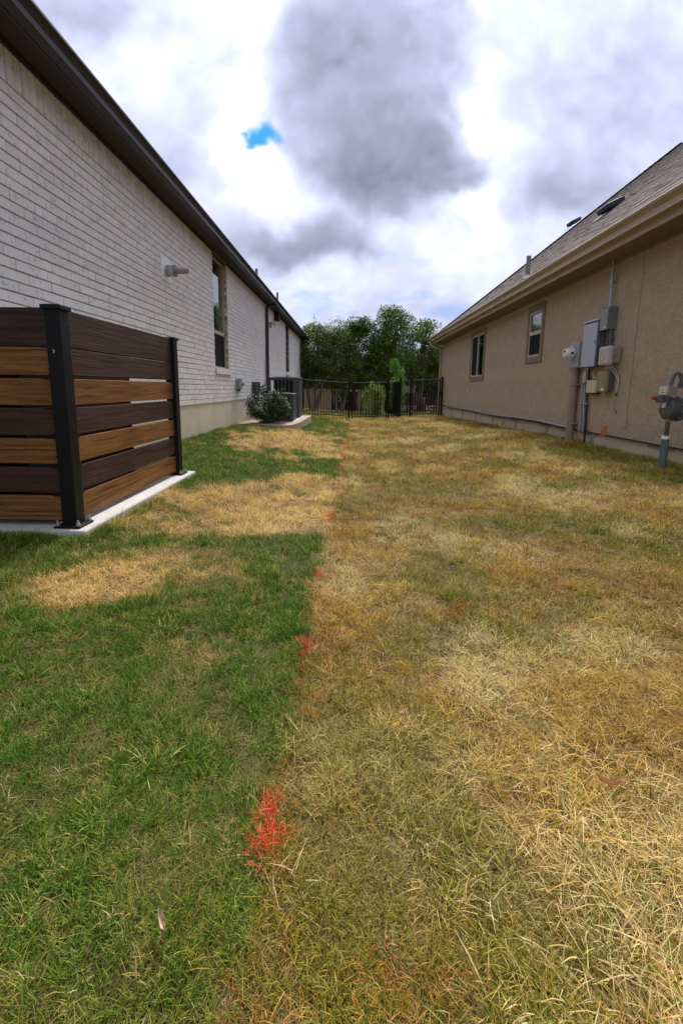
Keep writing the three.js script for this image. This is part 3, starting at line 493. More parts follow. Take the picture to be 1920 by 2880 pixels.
// ---------------------------------------------------------------- small fittings on the brick house
{
  const f = thing('flue_vent', 'grey flue pipe sticking out of square white plate on brick wall', 'flue vent', P(XL, 1.43, 6.01));
  part(f, 'wall_plate', [B(XL, XL + .012, 1.30, 1.572, 5.86, 6.17, .002)], M.white);
  part(f, 'collar', [C(P(XL + .01, 1.425, 6.02), P(XL + .12, 1.425, 6.02), .068, .068, 24)], M.galv); part(f, 'collar_band', [C(P(XL + .118, 1.425, 6.02), P(XL + .132, 1.425, 6.02), .074, .074, 24), C(P(XL + .04, 1.425, 6.02), P(XL + .05, 1.425, 6.02), .0705, .0705, 24)], M.lead);
  part(f, 'pipe', [flat(new THREE.CylinderGeometry(.034, .034, .17, 20, 1, true).rotateZ(Math.PI / 2).translate(XL + .20, 1.425 + H, -6.02)), flat(new THREE.CylinderGeometry(.029, .029, .17, 20, 1, true).rotateZ(Math.PI / 2).translate(XL + .20, 1.425 + H, -6.02)), flat(new THREE.RingGeometry(.029, .034, 20).rotateY(Math.PI / 2).translate(XL + .285, 1.425 + H, -6.02))], mat([.30, .28, .25], .55, { side: THREE.DoubleSide })); part(f, 'pipe_stop', [C(P(XL + .13, 1.425, 6.02), P(XL + .14, 1.425, 6.02), .029)], M.acDark);
  const dbox = thing('disconnect_box', 'blue grey electrical disconnect box with pulled wires on brick wall', 'electrical box', P(XL, .04, 9.6));
  part(dbox, 'case', [B(XL, XL + .07, -.055, .150, 9.45, 9.72, .008)], mat([.19, .25, .27], .5)); part(dbox, 'cover', [B(XL + .07, XL + .082, -.045, .156, 9.46, 9.71, .005)], mat([.22, .285, .30], .5));
  part(dbox, 'valve', [C(P(XL + .08, .05, 9.66), P(XL + .13, .05, 9.66), .025, .02)], mat([.14, .28, .36], .4)); part(dbox, 'outlet_cup', [B(XL + .02, XL + .09, .0, .09, 9.74, 9.84, .02)], mat([.36, .25, .12], .6));
  for (let i = 0; i < 4; i++) part(dbox, 'pipe_stub', [C(P(XL + .035, -.11, 9.49 + i * .065), P(XL + .035, -.05, 9.49 + i * .065), .012)], i % 2 ? M.rust : M.lead);
  for (const [d0, d1, x] of [[11.02, 11.22, .0], [11.34, 11.5, .02]]) { const t = thing('equipment_box', x ? 'narrow dark box on brick wall beside the downspout above the bush' : 'narrow dark box on brick wall rising from behind the bush', 'electrical box', P(XL, -.1, d0), 'dark boxes above the bush'); part(t, 'case', [B(XL, XL + .10, -.22, .11, d0, d1, .01)], M.ac); part(t, 'cover', [B(XL + .10, XL + .112, -.21, .115, d0 + .01, d1 - .01, .006)], M.acLight); part(t, 'conduit', [C(P(XL + .05, -.42, (d0 + d1) / 2), P(XL + .05, -.21, (d0 + d1) / 2), .018)], M.lead); }
  for (const [d, y, l] of [[13.45, 1.80, 'small twin floodlight on brick wall just past the downspout'], [22.3, 1.85, 'small pale floodlight at the far corner of the brick wall']]) {
    const t = thing('floodlight', l, 'light', P(XL, y, d)); const c = d < 20 ? mat([.42, .36, .22], .5) : M.white;
    part(t, 'mount', [C(P(XL, y, d), P(XL + .03, y, d), .055, .05)], c);
    for (const s of [-1, 1]) part(t, 'lamp_head', [C(P(XL + .05, y + .02 * s, d + s * .05), P(XL + .17, y - .03, d + s * .13), .03, .055)], c);
    part(t, 'sensor', [B(XL + .02, XL + .09, y - .14, y - .05, d - .03, d + .03, .015)], c);
  }
  const lant = thing('speaker_box', 'small dark box mounted high on brick wall under the eave', 'wall box', P(XL, 2.1, 14.5)); part(lant, 'case', [B(XL + .02, XL + .14, 1.99, 2.25, 14.36, 14.62, .02)], M.black); part(lant, 'bracket', [B(XL, XL + .03, 2.05, 2.2, 14.42, 14.56, .004)], M.white); part(lant, 'front_grille', [B(XL + .14, XL + .147, 2.01, 2.23, 14.38, 14.60, .006)], M.acDark);
}

// ---------------------------------------------------------------- utilities on the stucco wall
function sticker(w, h, fn) { const c = document.createElement('canvas'); c.width = 128; c.height = Math.round(128 * h / w); const x = c.getContext('2d'); fn(x, c.width, c.height); const t = new THREE.CanvasTexture(c); t.colorSpace = THREE.SRGBColorSpace; return mat(0xffffff, .55, { map: t }); }
const lines = (bg, ink) => (x, w, h) => { x.fillStyle = bg; x.fillRect(0, 0, w, h); x.fillStyle = ink; for (let i = 0; i < 3; i++) for (let a = 10; a < w - 16;) { const l = 6 + rnd() * 14; x.fillRect(a, h * (.22 + .24 * i), l, h * .11); a += l + 5; } };
function plate(parent, name, y0, y1, d0, d1, x, m) { return part(parent, name, [flat(new THREE.PlaneGeometry(d1 - d0, y1 - y0).rotateY(-Math.PI / 2).translate(x, (y0 + y1) / 2 + H, -(d0 + d1) / 2))], m); }
{
  const G = 'utility boxes on the stucco wall';
  const eb = thing('meter_box', 'grey electric meter box with round glass meter on stucco wall', 'electric meter', P(XR, .52, 7.03), G);
  part(eb, 'case', [B(XR - .10, XR, .325, .712, 6.885, 7.205, .008)], M.grey); part(eb, 'cover', [B(XR - .112, XR - .099, .333, .69, 6.892, 7.198, .005)], M.grey);
  part(eb, 'socket_ring', [C(P(XR - .11, .545, 7.05), P(XR - .135, .545, 7.05), .098, .093, 28)], M.galv);
  const mt = part(eb, 'meter', [C(P(XR - .13, .545, 7.05), P(XR - .20, .545, 7.05), .084, .082, 28), C(P(XR - .20, .545, 7.05), P(XR - .245, .545, 7.05), .082, .066, 28)], M.meterGlass);
  plate(mt, 'display', .555, .58, 7.02, 7.085, XR - .2465, M.acDark); plate(mt, 'name_plate', .50, .53, 7.01, 7.09, XR - .2465, sticker(8, 3, lines('#e6e6d8', '#555')));
  part(mt, 'seal', [B(XR - .19, XR - .15, .53, .555, 6.958, 6.968, .003)], M.acDark);
  plate(eb, 'label_sticker', .64, .665, 7.09, 7.18, XR - .1135, sticker(9, 3, lines('#e9ebec', '#777')));
  const pn = thing('breaker_panel', 'tall grey breaker panel with closed door on stucco wall', 'electrical box', P(XR, .62, 6.55), G);
  part(pn, 'case', [B(XR - .135, XR, .320, .95, 6.372, 6.735, .006)], M.gasGrey); const door = part(pn, 'door', [B(XR - .152, XR - .134, .325, .905, 6.375, 6.732, .004)], M.greyDoor); part(pn, 'top_flange', [B(XR - .158, XR - .0, .925, .952, 6.366, 6.741, .004)], M.greyDoor);  // case coloured much darker than the door, painting in its shaded side
  part(door, 'latch', [B(XR - .160, XR - .150, .63, .665, 6.382, 6.40, .003)], M.gasGrey);
  const jb = thing('junction_box', 'grey green junction box hanging from a conduit on stucco wall', 'electrical box', P(XR, .95, 6.22), G);
  part(jb, 'case', [B(XR - .12, XR, .79, 1.075, 6.185, 6.345, .006)], M.greyGreen); part(jb, 'cover', [B(XR - .134, XR - .119, .785, 1.045, 6.180, 6.350, .004)], mat([.25, .28, .265], .5)); plate(jb, 'label_sticker', .805, .825, 6.20, 6.245, XR - .1355, sticker(4, 2, lines('#e9ebec', '#777')));
  const cd = thing('riser_conduit', 'thin grey metal conduit running from junction box up to the eave', 'conduit', P(XR - .05, 1.08, 6.30), G); part(cd, 'pipe', [C(P(XR - .05, 1.076, 6.295), P(XR - .05, ST + .01, 6.325), .017)], M.galv); part(cd, 'strap', [B(XR - .07, XR, 1.40, 1.42, 6.27, 6.35, .003)], M.galv); part(cd, 'coupling', [C(P(XR - .05, 1.076, 6.295), P(XR - .05, 1.11, 6.296), .024)], M.galv);
  const jc = thing('short_conduit', 'pair of dark conduits below the grey green junction box', 'conduit', P(XR, .6, 6.25), G); for (const d of [6.225, 6.29]) part(jc, 'pipe', [C(P(XR - .045, .55, d - .02), P(XR - .045, .79, d), .019)], M.gasGrey); part(jc, 'strap', [B(XR - .067, XR, .66, .675, 6.19, 6.32, .003)], M.gasGrey);
  const cb = thing('telephone_box', 'rounded pinkish beige plastic service box with round logo on stucco wall', 'utility box', P(XR, .44, 6.1), G);
  part(cb, 'base', [B(XR - .10, XR, .345, .56, 5.995, 6.235, .025)], mat([.34, .29, .26], .6)); part(cb, 'lid', [B(XR - .175, XR - .095, .318, .565, 5.985, 6.242, .035)], M.beigeBox); { const r = new THREE.TorusGeometry(.05, .004, 6, 28); r.rotateY(Math.PI / 2); r.translate(XR - .1755, .43 + H, -6.135); part(cb, 'logo_ring', [flat(r)], mat([.38, .33, .29], .6)); } part(cb, 'clasp', [B(XR - .12, XR - .08, .43, .49, 5.974, 5.992, .006)], mat([.30, .26, .23], .6)); part(cb, 'lid_ridge', [B(XR - .179, XR - .17, .515, .535, 6.03, 6.20, .004)], M.beigeBox);
  const ob = thing('fibre_box', 'olive plastic service box with white sticker below the breaker panel', 'utility box', P(XR, .1, 6.2), G);
  part(ob, 'base', [B(XR - .07, XR, -.01, .248, 6.10, 6.325, .012)], M.oliveDark); part(ob, 'lid', [B(XR - .112, XR - .066, -.022, .257, 6.096, 6.328, .018)], M.olive); { const r = new THREE.TorusGeometry(.14, .003, 6, 20, 1.3); r.rotateZ(1.7); r.rotateY(Math.PI / 2); r.translate(XR - .1125, .0 + H, -6.23); part(ob, 'moulded_curve', [flat(r)], M.oliveDark); } plate(ob, 'label_sticker', -.008, .035, 6.135, 6.205, XR - .1135, sticker(7, 4, (x, w, h) => { x.fillStyle = '#e3e9ea'; x.fillRect(0, 0, w, h); x.fillStyle = '#5aa5c8'; x.fillRect(w * .3, h * .25, w * .35, h * .45); x.fillStyle = '#999'; x.fillRect(w * .1, h * .82, w * .8, h * .06); }));
  const wb = thing('splice_box', 'small cream plastic box between grey conduits and olive service box', 'utility box', P(XR, .06, 6.53), G); part(wb, 'case', [B(XR - .06, XR, -.03, .128, 6.40, 6.655, .01)], M.cream); part(wb, 'lid', [B(XR - .078, XR - .058, -.035, .14, 6.395, 6.66, .008)], M.cream); part(wb, 'foot', [B(XR - .06, XR - .01, -.05, -.03, 6.42, 6.62, .006)], M.acDark);
  const tb = thing('service_conduit', 'thick tan service conduit from meter box into the ground', 'conduit', P(XR - .07, -.75, 7.06), G); part(tb, 'pipe', [C(P(XR - .065, gy(XR, 7.06) - .05, 7.04), P(XR - .065, .322, 7.06), .056, .056, 24)], M.pvcTan);
  for (const y of [.08, -.50]) part(tb, 'strap', [flat(new THREE.TorusGeometry(.058, .006, 6, 24).rotateX(Math.PI / 2).translate(XR - .065, y + H, -7.05)), B(XR - .07, XR - .002, y - .008, y + .008, 6.94, 6.996, .003)], M.pvcTan); part(tb, 'collar', [C(P(XR - .065, .285, 7.059), P(XR - .065, .324, 7.06), .064, .064, 24)], M.pvcTan);
  for (const [d0, d1, yt, m, r, lab, yb] of [[6.86, 6.82, .24, M.pvcGrey, .013, 'slim light grey conduit with beige elbow fitting below breaker panel', -.62], [6.80, 6.72, .30, M.pvcGrey, .016, 'grey conduit rising straight into the breaker panel bottom', -.60], [6.70, 6.66, .32, M.cable, .015, 'black conduit running down stucco wall into the lawn', -.82]]) {
    const t = thing('ground_conduit', lab, 'conduit', P(XR, yb, d1), G); part(t, 'pipe', [T([P(XR - .03, yb, d1 + .01), P(XR - .03, yb + .1, d1), P(XR - .032, -.2, (d0 + d1) / 2), P(XR - .035, yt, d0)], r, 20, 10)], m); part(t, 'strap', [B(XR - .055, XR - .001, -.20, -.185, (d0 + d1) / 2 - .03, (d0 + d1) / 2 + .03, .003)], M.galv);
    if (d0 === 6.86) part(t, 'elbow_fitting', [B(XR - .07, XR - .005, .10, .27, 6.73, 6.80, .02)], M.beigeBox);
    if (d0 === 6.80) part(t, 'hose_end', [C(P(XR - .04, gy(XR - .04, 6.78), 6.80), P(XR - .035, gy(XR - .04, 6.78) + .06, 6.79), .012)], M.red);
  }
  const cw = thing('loose_cables', 'tangle of red and grey loose cables under the breaker panel', 'cable', P(XR, .3, 6.4), G);
  part(cw, 'red_cable', [T([P(XR - .05, .325, 6.6), P(XR - .08, .27, 6.56), P(XR - .06, .25, 6.62)], .006), T([P(XR - .07, .33, 6.40), P(XR - .12, .285, 6.32), P(XR - .12, .30, 6.22), P(XR - .08, .33, 6.18)], .006)], M.red); part(cw, 'grey_cable', [T([P(XR - .05, .33, 6.53), P(XR - .07, .22, 6.52), P(XR - .075, .165, 6.44), P(XR - .06, .19, 6.33)], .011)], M.pvcGrey);
  const dc = thing('dangling_cable', 'pale cable dangling from the beige service box down the stucco', 'cable', P(XR, .3, 6.1), G); const c1 = [P(XR - .08, .325, 6.17), P(XR - .03, .23, 6.08), P(XR - .02, .12, 5.99), P(XR - .025, .06, 5.985), P(XR - .02, -.05, 6.0), P(XR - .03, -.12, 6.02), P(XR - .02, -.20, 6.06), P(XR - .015, -.26, 6.05)]; part(dc, 'strand', [T(c1, .007, 40)], M.cableW); part(dc, 'strand', [T([P(XR - .07, .33, 6.11), P(XR - .03, .26, 6.06), P(XR - .02, .13, 5.975), P(XR - .025, .05, 5.99)], .006, 24)], M.cableW); part(dc, 'tape', [C(c1[4].clone().add(new THREE.Vector3(0, .03, 0)), c1[4].clone().add(new THREE.Vector3(0, -.02, 0)), .011)], mat([.03, .04, .12], .5)); part(dc, 'wall_grommet', [C(P(XR - .012, -.268, 5.985), P(XR, -.268, 5.985), .018)], M.rust);
  // cable along the foot of the wall
  const fc = thing('wall_cable', 'grey cable sagging along the bottom of the stucco wall', 'cable', P(XR, -.6, 12)); const pts = []; for (let d = 7.2; d <= 17.1; d += .55) pts.push(P(XR - .022, -.597 - .02 * Math.sin(d * 1.3) - .03 * Math.sin(d * .5 + 1) * sm(8, 12, d) + .02, d)); part(fc, 'strand', [T(pts, .013, 90)], M.pvcGrey); part(fc, 'strand', [T(pts.map((p, i) => p.clone().add(new THREE.Vector3(-.004, -.024 + .006 * Math.sin(i), 0))), .009, 90)], M.cable);
  const fa = thing('wall_outlet', 'tiny cream vent cover low on stucco wall under the far window', 'outlet', P(XR, -.08, 13.5)); part(fa, 'plate', [B(XR - .012, XR, -.15, -.02, 13.46, 13.57, .004)], M.cream); part(fa, 'hood', [B(XR - .05, XR - .01, -.12, -.05, 13.48, 13.55, .012)], M.cream);
  [[13.83, -.80], [10.2, -.735], [6.18, -.54]].forEach(([d, y], i) => {
    const t = thing('marker_flag', ['small orange marker flag near the far window of stucco wall', 'small orange marker flag low on the foundation beneath the smaller window', 'folded orange marker flag at wall base below the dangling cable'][i], 'flag', P(XR - .03, y, d), 'orange flags along the stucco wall');
    const yb = gy(XR - .05, d); part(t, 'wire', [C(P(XR - .05, yb, d), P(XR - .03, y + .06, d), .0018, .0018, 5)], M.galv);
    const sh = new THREE.PlaneGeometry(.055, .13, 4, 6), q = sh.attributes.position; for (let k = 0; k < q.count; k++) { const u = q.getX(k), v = q.getY(k); q.setXYZ(k, u * (1 - .3 * Math.abs(v) / .065) + .25 * v * (i === 2 ? .8 : .2), v * (i === 2 ? 1.1 : .8), .014 * Math.sin(u * 90 + v * 30)); } sh.computeVertexNormals(); sh.rotateY(-1.1 + i * .4); sh.translate(XR - .035, y + H, -d); part(t, 'flag_cloth', [flat(sh)], mat([.80, .17, .012], .75, { side: THREE.DoubleSide }));
  });
}
{ // gas meter standing off the wall
  const d = 4.5, X = 3.10; const t = thing('gas_meter', 'dark grey gas meter on a riser pipe beside the stucco wall', 'gas meter', P(X, gy(X, d), d));
  const ypipe = gy(X, d) - .03; part(t, 'riser_sleeve', [C(P(X, ypipe, d), P(X - .002, -.45, d), .034, .034, 20)], M.gasPipe); part(t, 'white_band', [C(P(X, -.462, d), P(X, -.430, d), .0365, .0365, 20)], M.white); part(t, 'riser_pipe', [C(P(X, -.45, d), P(X + .002, -.21, d), .020, .020, 16)], mat([.075, .075, .06], .7)); part(t, 'rust_patch', [C(P(X, -.30, d), P(X, -.27, d), .0212, .0212, 16)], M.rust);
  const cyl = (r, x0, x1, q = 36) => C(P(x0, -.17, d + .03), P(x1, -.17, d + .03), r, r, q), dome = new THREE.SphereGeometry(.104, 30, 16); dome.scale(.30, 1, 1); dome.translate(X - .005, -.17 + H, -(d + .03));
  const body = part(t, 'meter_case', [cyl(.104, X - .005, X + .075), flat(dome)], M.gasCase); part(body, 'case_flange', [cyl(.122, X + .075, X + .093)], M.gasGrey); part(t, 'rear_case', [cyl(.106, X + .093, X + .19)], M.gasCase);
  for (let i = 0; i < 10; i++) { const a = i / 10 * 6.283 + .2; part(body, 'bolt', [C(P(X + .066, -.17 + .113 * Math.sin(a), d + .03 + .113 * Math.cos(a)), P(X + .100, -.17 + .113 * Math.sin(a), d + .03 + .113 * Math.cos(a)), .008, .008, 6)], M.galv); }
  part(body, 'label_sticker', [flat(new THREE.PlaneGeometry(.058, .06).rotateY(-Math.PI / 2).rotateZ(-.14).translate(X - .034, -.128 + H, -(d + .035)))], sticker(5, 6, lines('#d9dcd8', '#4a4a48')));
  part(t, 'index_box', [B(X - .058, X + .035, -.04, .048, d - .04, d + .075, .006)], mat([.30, .28, .24], .5)); part(t, 'index_face', [B(X - .074, X - .057, -.036, .044, d - .038, d + .073, .005)], mat([.55, .52, .40], .5)); part(t, 'index_label', [flat(new THREE.PlaneGeometry(.09, .06).rotateY(-Math.PI / 2).translate(X - .0752, .004 + H, -(d + .018)))], sticker(6, 5, (x, w, h) => { x.fillStyle = '#d6d0b4'; x.fillRect(0, 0, w, h); x.fillStyle = '#333'; x.fillRect(w * .25, h * .3, w * .3, h * .12); x.fillRect(w * .18, h * .68, w * .66, h * .1); }));
  part(t, 'loop_pipe', [T([P(X + .0, .03, d + .02), P(X + .003, .10, d + .02), P(X + .018, .155, d + .02), P(X + .05, .172, d + .02), P(X + .082, .152, d + .02), P(X + .092, .10, d + .02), P(X + .092, .03, d + .02)], .017, 30, 12)], M.gasGrey); part(t, 'union_nut', [C(P(X + .092, .055, d + .02), P(X + .092, .075, d + .02), .026, .026, 6)], M.gasCase);
  part(t, 'regulator', [C(P(X - .155, -.065, d), P(X - .02, -.065, d), .022), C(P(X - .10, -.115, d), P(X - .10, -.075, d), .035, .035, 20), C(P(X - .10, -.075, d), P(X - .10, -.045, d), .022, .03, 20), C(P(X - .07, -.065, d), P(X - .055, -.065, d), .042, .042, 20)], M.gasGrey); part(t, 'red_cap', [C(P(X - .182, -.066, d), P(X - .154, -.065, d), .014, .016)], M.red);
  part(t, 'stub_pipe', [C(P(X, -.22, d + .01), P(X, -.05, d + .01), .022)], M.gasGrey); part(t, 'wall_pipe', [C(P(X + .18, .02, d + .03), P(XR, .02, d + .03), .02), C(P(X + .17, -.06, d + .03), P(X + .19, .05, d + .03), .024)], M.gasPipe);
  part(t, 'tracer_wire', [T([P(X + .03, -.44, d + .01), P(X + .045, -.5, d + .01), P(X + .04, -.58, d + .01), P(X + .03, gy(X, d), d + .01)], .0025, 16, 5)], M.galv);
}
console.log('fittings ready');

// ---------------------------------------------------------------- iron fences and gates across the gap
function ironPanel(name, label, x0, x1, d0, d1, posts, group, gate) {
  const t = thing(name, label, gate ? 'gate' : 'fence', P((x0 + x1) / 2, gy((x0 + x1) / 2, (d0 + d1) / 2), (d0 + d1) / 2), group);
  const L = Math.hypot(x1 - x0, d1 - d0), at = (u) => [x0 + (x1 - x0) * u, d0 + (d1 - d0) * u], G = (u) => { const [x, d] = at(u), a = at(0), b = at(1); return gate ? (gy(...a) + (gy(...b) - gy(...a)) * u) : gy(x, d); };
  const gl = (u) => G(0) + (G(1) - G(0)) * u;
  for (const [off, w] of [[1.33, .018], [.12, .018]]) { const a = at(0), b = at(1); part(t, 'rail', [C(P(a[0], gl(0) + off, a[1]), P(b[0], gl(1) + off, b[1]), w, w, 4)], M.iron); }
  const n = Math.round(L / .102); for (let i = gate ? 0 : 1; i < n + (gate ? 1 : 0); i++) { const u = i / n, [x, d] = at(u), y = gl(u), edge = gate && (i === 0 || i === n), w = edge ? .019 : .0085; part(t, edge ? 'stile' : 'picket', [B(x - w, x + w, y + .03, y + (edge ? 1.37 : 1.345), d - w, d + w)], M.iron); }
  for (const [u, h] of posts) { const [x, d] = at(u), y = gy(x, d), p = sub(t, 'post'); part(p, 'shaft', [B(x - .032, x + .032, y - .05, y + h, d - .032, d + .032, .004)], M.iron); part(p, 'cap', [B(x - .038, x + .038, y + h, y + h + .02, d - .038, d + .038, .006)], M.iron); }
  return t;
}
ironPanel('iron_fence', 'black iron fence panel meeting the brick house behind the tall air conditioner', XL + .03, -.02, 17, 17, [[0, 1.40], [1, 1.40]]);
{ const g = ironPanel('iron_gate', 'closed black iron gate in front of the leafy green hedge', .10, 1.36, 17, 17, [], null, true); part(g, 'hinge', [B(.02, .10, gy(.1, 17) + .3, gy(.1, 17) + .36, 16.98, 17.02, .004)], M.iron); }
ironPanel('iron_fence', 'short black iron fence panel between the two gates', 1.44, 2.24, 17, 17, [[0, 1.40], [.53, 1.46], [1, 1.42]]);
{ const g = ironPanel('iron_gate', 'closed black iron gate with latch beside the stucco house', 2.31, 3.30, 17, 17, [], null, true); const y = gy(3.3, 17); part(g, 'latch', [B(3.27, 3.40, y + .82, y + .86, 16.95, 16.985, .004), B(3.28, 3.33, y + .72, y + .95, 16.955, 16.985, .004)], M.iron); part(g, 'hinge', [B(2.24, 2.31, y + .16, y + .21, 16.97, 17.03, .004)], M.galv); }
{ const t = thing('gate_post', 'tall black latch post against the corner of the stucco house', 'post', P(3.385, gy(3.385, 17), 17)); const y = gy(3.385, 17); part(t, 'shaft', [B(3.355, 3.415, y - .05, y + 1.43, 16.97, 17.03, .004)], M.iron); part(t, 'cap', [B(3.349, 3.421, y + 1.43, y + 1.45, 16.964, 17.036, .006)], M.iron); }
ironPanel('iron_fence', 'long black iron fence running away between the two back yards', 1.87, 1.74, 17.1, 22.5, [[1, 1.40]]);

// ---------------------------------------------------------------- vegetation
function leafCloud(out, cx, cy, cz, rx, ry, rz, n, size, col, r, droop = 0) {
  for (let i = 0; i < n; i++) {
    const u = r() * 2 - 1, a = r() * 6.2832, q = Math.cbrt(r() * .85 + .15), s = Math.sqrt(1 - u * u);
    const x = cx + rx * q * s * Math.cos(a), y = cy + ry * q * u, z = cz + rz * q * s * Math.sin(a);
    const l = size * (.6 + r() * .8), w = l * (.35 + r() * .25), az = r() * 6.2832, el = (r() - .35) * 2.0 - droop;
    const dx = Math.cos(az) * Math.cos(el), dy = Math.sin(el), dz = Math.sin(az) * Math.cos(el), sxx = -Math.sin(az), szz = Math.cos(az), roll = (r() - .5) * 1.6;
    const wx = sxx * Math.cos(roll) - dy * Math.cos(az) * Math.sin(roll), wy = Math.cos(el) * Math.sin(roll), wz = szz * Math.cos(roll) - dy * Math.sin(az) * Math.sin(roll);
    const k = .7 + r() * .6, c = [col[0] * k * (.85 + r() * .3), col[1] * k, col[2] * k];
    const p0 = [x, y, z], p2 = [x + dx * l, y + dy * l, z + dz * l], m = [x + dx * l * .5, y + dy * l * .5, z + dz * l * .5], p1 = [m[0] + wx * w * .5, m[1] + wy * w * .5, m[2] + wz * w * .5], p3 = [m[0] - wx * w * .5, m[1] - wy * w * .5, m[2] - wz * w * .5];
    out.pos.push(...p0, ...p1, ...p2, ...p0, ...p2, ...p3); for (let j = 0; j < 6; j++) out.col.push(...c);
  }
}
function leafGeo(o) { const g = new THREE.BufferGeometry(); g.setAttribute('position', new THREE.Float32BufferAttribute(o.pos, 3)); g.setAttribute('color', new THREE.Float32BufferAttribute(o.col, 3)); g.computeVertexNormals(); return g; }
function limb(p, q, r0, r1, r, out, bend = .12) { const m = p.clone().lerp(q, .5).add(new THREE.Vector3((r() - .5), (r() - .5) * .3, (r() - .5)).multiplyScalar(bend * p.distanceTo(q))); const c = new THREE.CatmullRomCurve3([p, m, q]); const g = new THREE.TubeGeometry(c, 7, 1, 7, false), a = g.attributes.position, v = new THREE.Vector3(), pt = new THREE.Vector3(); for (let i = 0; i < a.count; i++) { const k = Math.floor(i / 8) / 7; c.getPointAt(k, pt); v.fromBufferAttribute(a, i).sub(pt).multiplyScalar(r0 + (r1 - r0) * k).add(pt); a.setXYZ(i, v.x, v.y, v.z); } out.push(flat(g)); return q; }
function tree(seed, name, label, x, d, top, bottom, w, cols, o = {}) {
  const r = rng(seed), yb = gy(Math.max(-6, Math.min(7, x)), d), t = thing(name, label, 'tree', P(x, yb, d), o.group || 'trees beyond the iron fence');
  const wood = [], L = { pos: [], col: [] }, stems = o.stems || 1, cy = (top + bottom) / 2, ry = (top - bottom) / 2, tips = [];
  for (let s = 0; s < stems; s++) {
    const lean = (stems > 1 ? (s / (stems - 1) - .5) * 1.3 : (r() - .5) * .3), p0 = P(x + (r() - .5) * .15 + lean * .15, yb - .05, d + (r() - .5) * .2), pm = P(x + lean * .7, bottom + .15 * ry, d + (r() - .5) * .5), pt = P(x + lean * 1.1, top - .55 * ry, d + (r() - .5) * .5), R = (o.r || .11) * (stems > 1 ? .7 : 1);
    limb(p0, pm, R * 1.25, R * .8, r, wood); limb(pm, pt, R * .8, R * .25, r, wood); tips.push([pm, pt, R]);
  }
  const n = Math.round((o.clumps || 60) * 1.35);
  for (let i = 0; i < n; i++) {
    const a = r() * 6.2832, u = (i + .5) / n * 2 - 1 + (r() - .5) * .2, env = Math.sqrt(Math.max(.05, 1 - Math.pow(Math.abs(u), 2.4))) * (.55 + .45 * (1 - Math.max(0, u) * .35)), q = (.35 + .65 * Math.sqrt(r())) * env * (.8 + r() * .35);
    const cx = x + Math.cos(a) * q * w / 2, cd = d + Math.sin(a) * q * w / 2 * .8, yy = cy + u * ry * (.9 + r() * .15), rr = (.24 + r() * .26) * (o.cs || 1);
    const [pm, pt, R] = tips[Math.floor(r() * tips.length)], k = r(); const from = pm.clone().lerp(pt, k); if (i % 2 === 0) limb(from, P(cx, yy, cd), R * .3, R * .07, r, wood, .2);
    const c = cols[Math.floor(r() * cols.length)], b = .75 + r() * .5; leafCloud(L, cx, yy + H, -cd, rr * 1.2, rr * .8, rr * 1.1, Math.round(1.75 * (o.leaves || 130) * (.7 + r() * .6)), o.leaf || .10, c.map((e) => e * b), r, o.droop || 0);
    if (r() < .35) leafCloud(L, cx + (r() - .5) * .5, yy + H + .35 * rr + r() * .25, -cd, rr * .35, rr * .55, rr * .35, 26, o.leaf || .085, c.map((e) => e * b), r);
  }
  part(t, 'trunk', wood.map((g) => worldUV(g)), o.bark || M.bark); part(t, 'crown', leafGeo(L), M.leaf); return t;
}
const GR = [[.12, .215, .022], [.095, .18, .022], [.16, .26, .030], [.10, .17, .032]], CED = [[.16, .22, .05], [.21, .27, .065], [.12, .18, .04]], DK = [[.065, .12, .022], [.085, .15, .026]];
tree(901, 'cedar_tree', 'leaning cedar with bare reddish trunks next to the brick house corner', -1.75, 22.6, 2.75, .35, 2.6, [...CED, [.10, .155, .03]], { stems: 3, bark: M.barkRed, leaves: 120 });
tree(902, 'cedar_tree', 'feathery grey green cedar drooping over the tan board fence', -.55, 23.2, 2.95, -.05, 2.3, CED, { stems: 2, leaf: .075, leaves: 170, droop: .5, bark: M.barkRed });
tree(903, 'oak_tree', 'dark dense oak tree directly behind the left iron gate post', .55, 24.0, 3.35, .2, 2.6, [...GR, ...DK], { stems: 2, leaves: 160 });
tree(904, 'oak_tree', 'tallest oak tree rising above the bright young conifer', 2.15, 23.8, 3.75, .3, 2.5, GR, { leaves: 125, clumps: 62 });
tree(905, 'oak_tree', 'open airy oak tree beside the stucco house downspout', 3.65, 23.2, 3.05, .4, 2.3, GR, { leaves: 90, clumps: 50, r: .13 });
tree(906, 'oak_tree', 'small oak tree partly hidden behind the stucco house roof corner', 5.0, 24.5, 2.6, .3, 2.6, GR, { leaves: 110 });
tree(907, 'oak_tree', 'oak tree mostly hidden behind the brick house end wall', -3.6, 25, 2.6, 0, 2.8, DK, { leaves: 100 });
for (let i = 0; i < 8; i++) tree(920 + i, 'background_tree', 'dark tree in the dense row behind the tan board fence', -5.5 + i * 1.75, 29.5 + (i % 3) * .8, 2.1 + (i % 2) * .6, -.9, 3.0, DK, { leaves: 130, clumps: 55, cs: 1.4, leaf: .12, group: 'dark trees behind the board fence' });
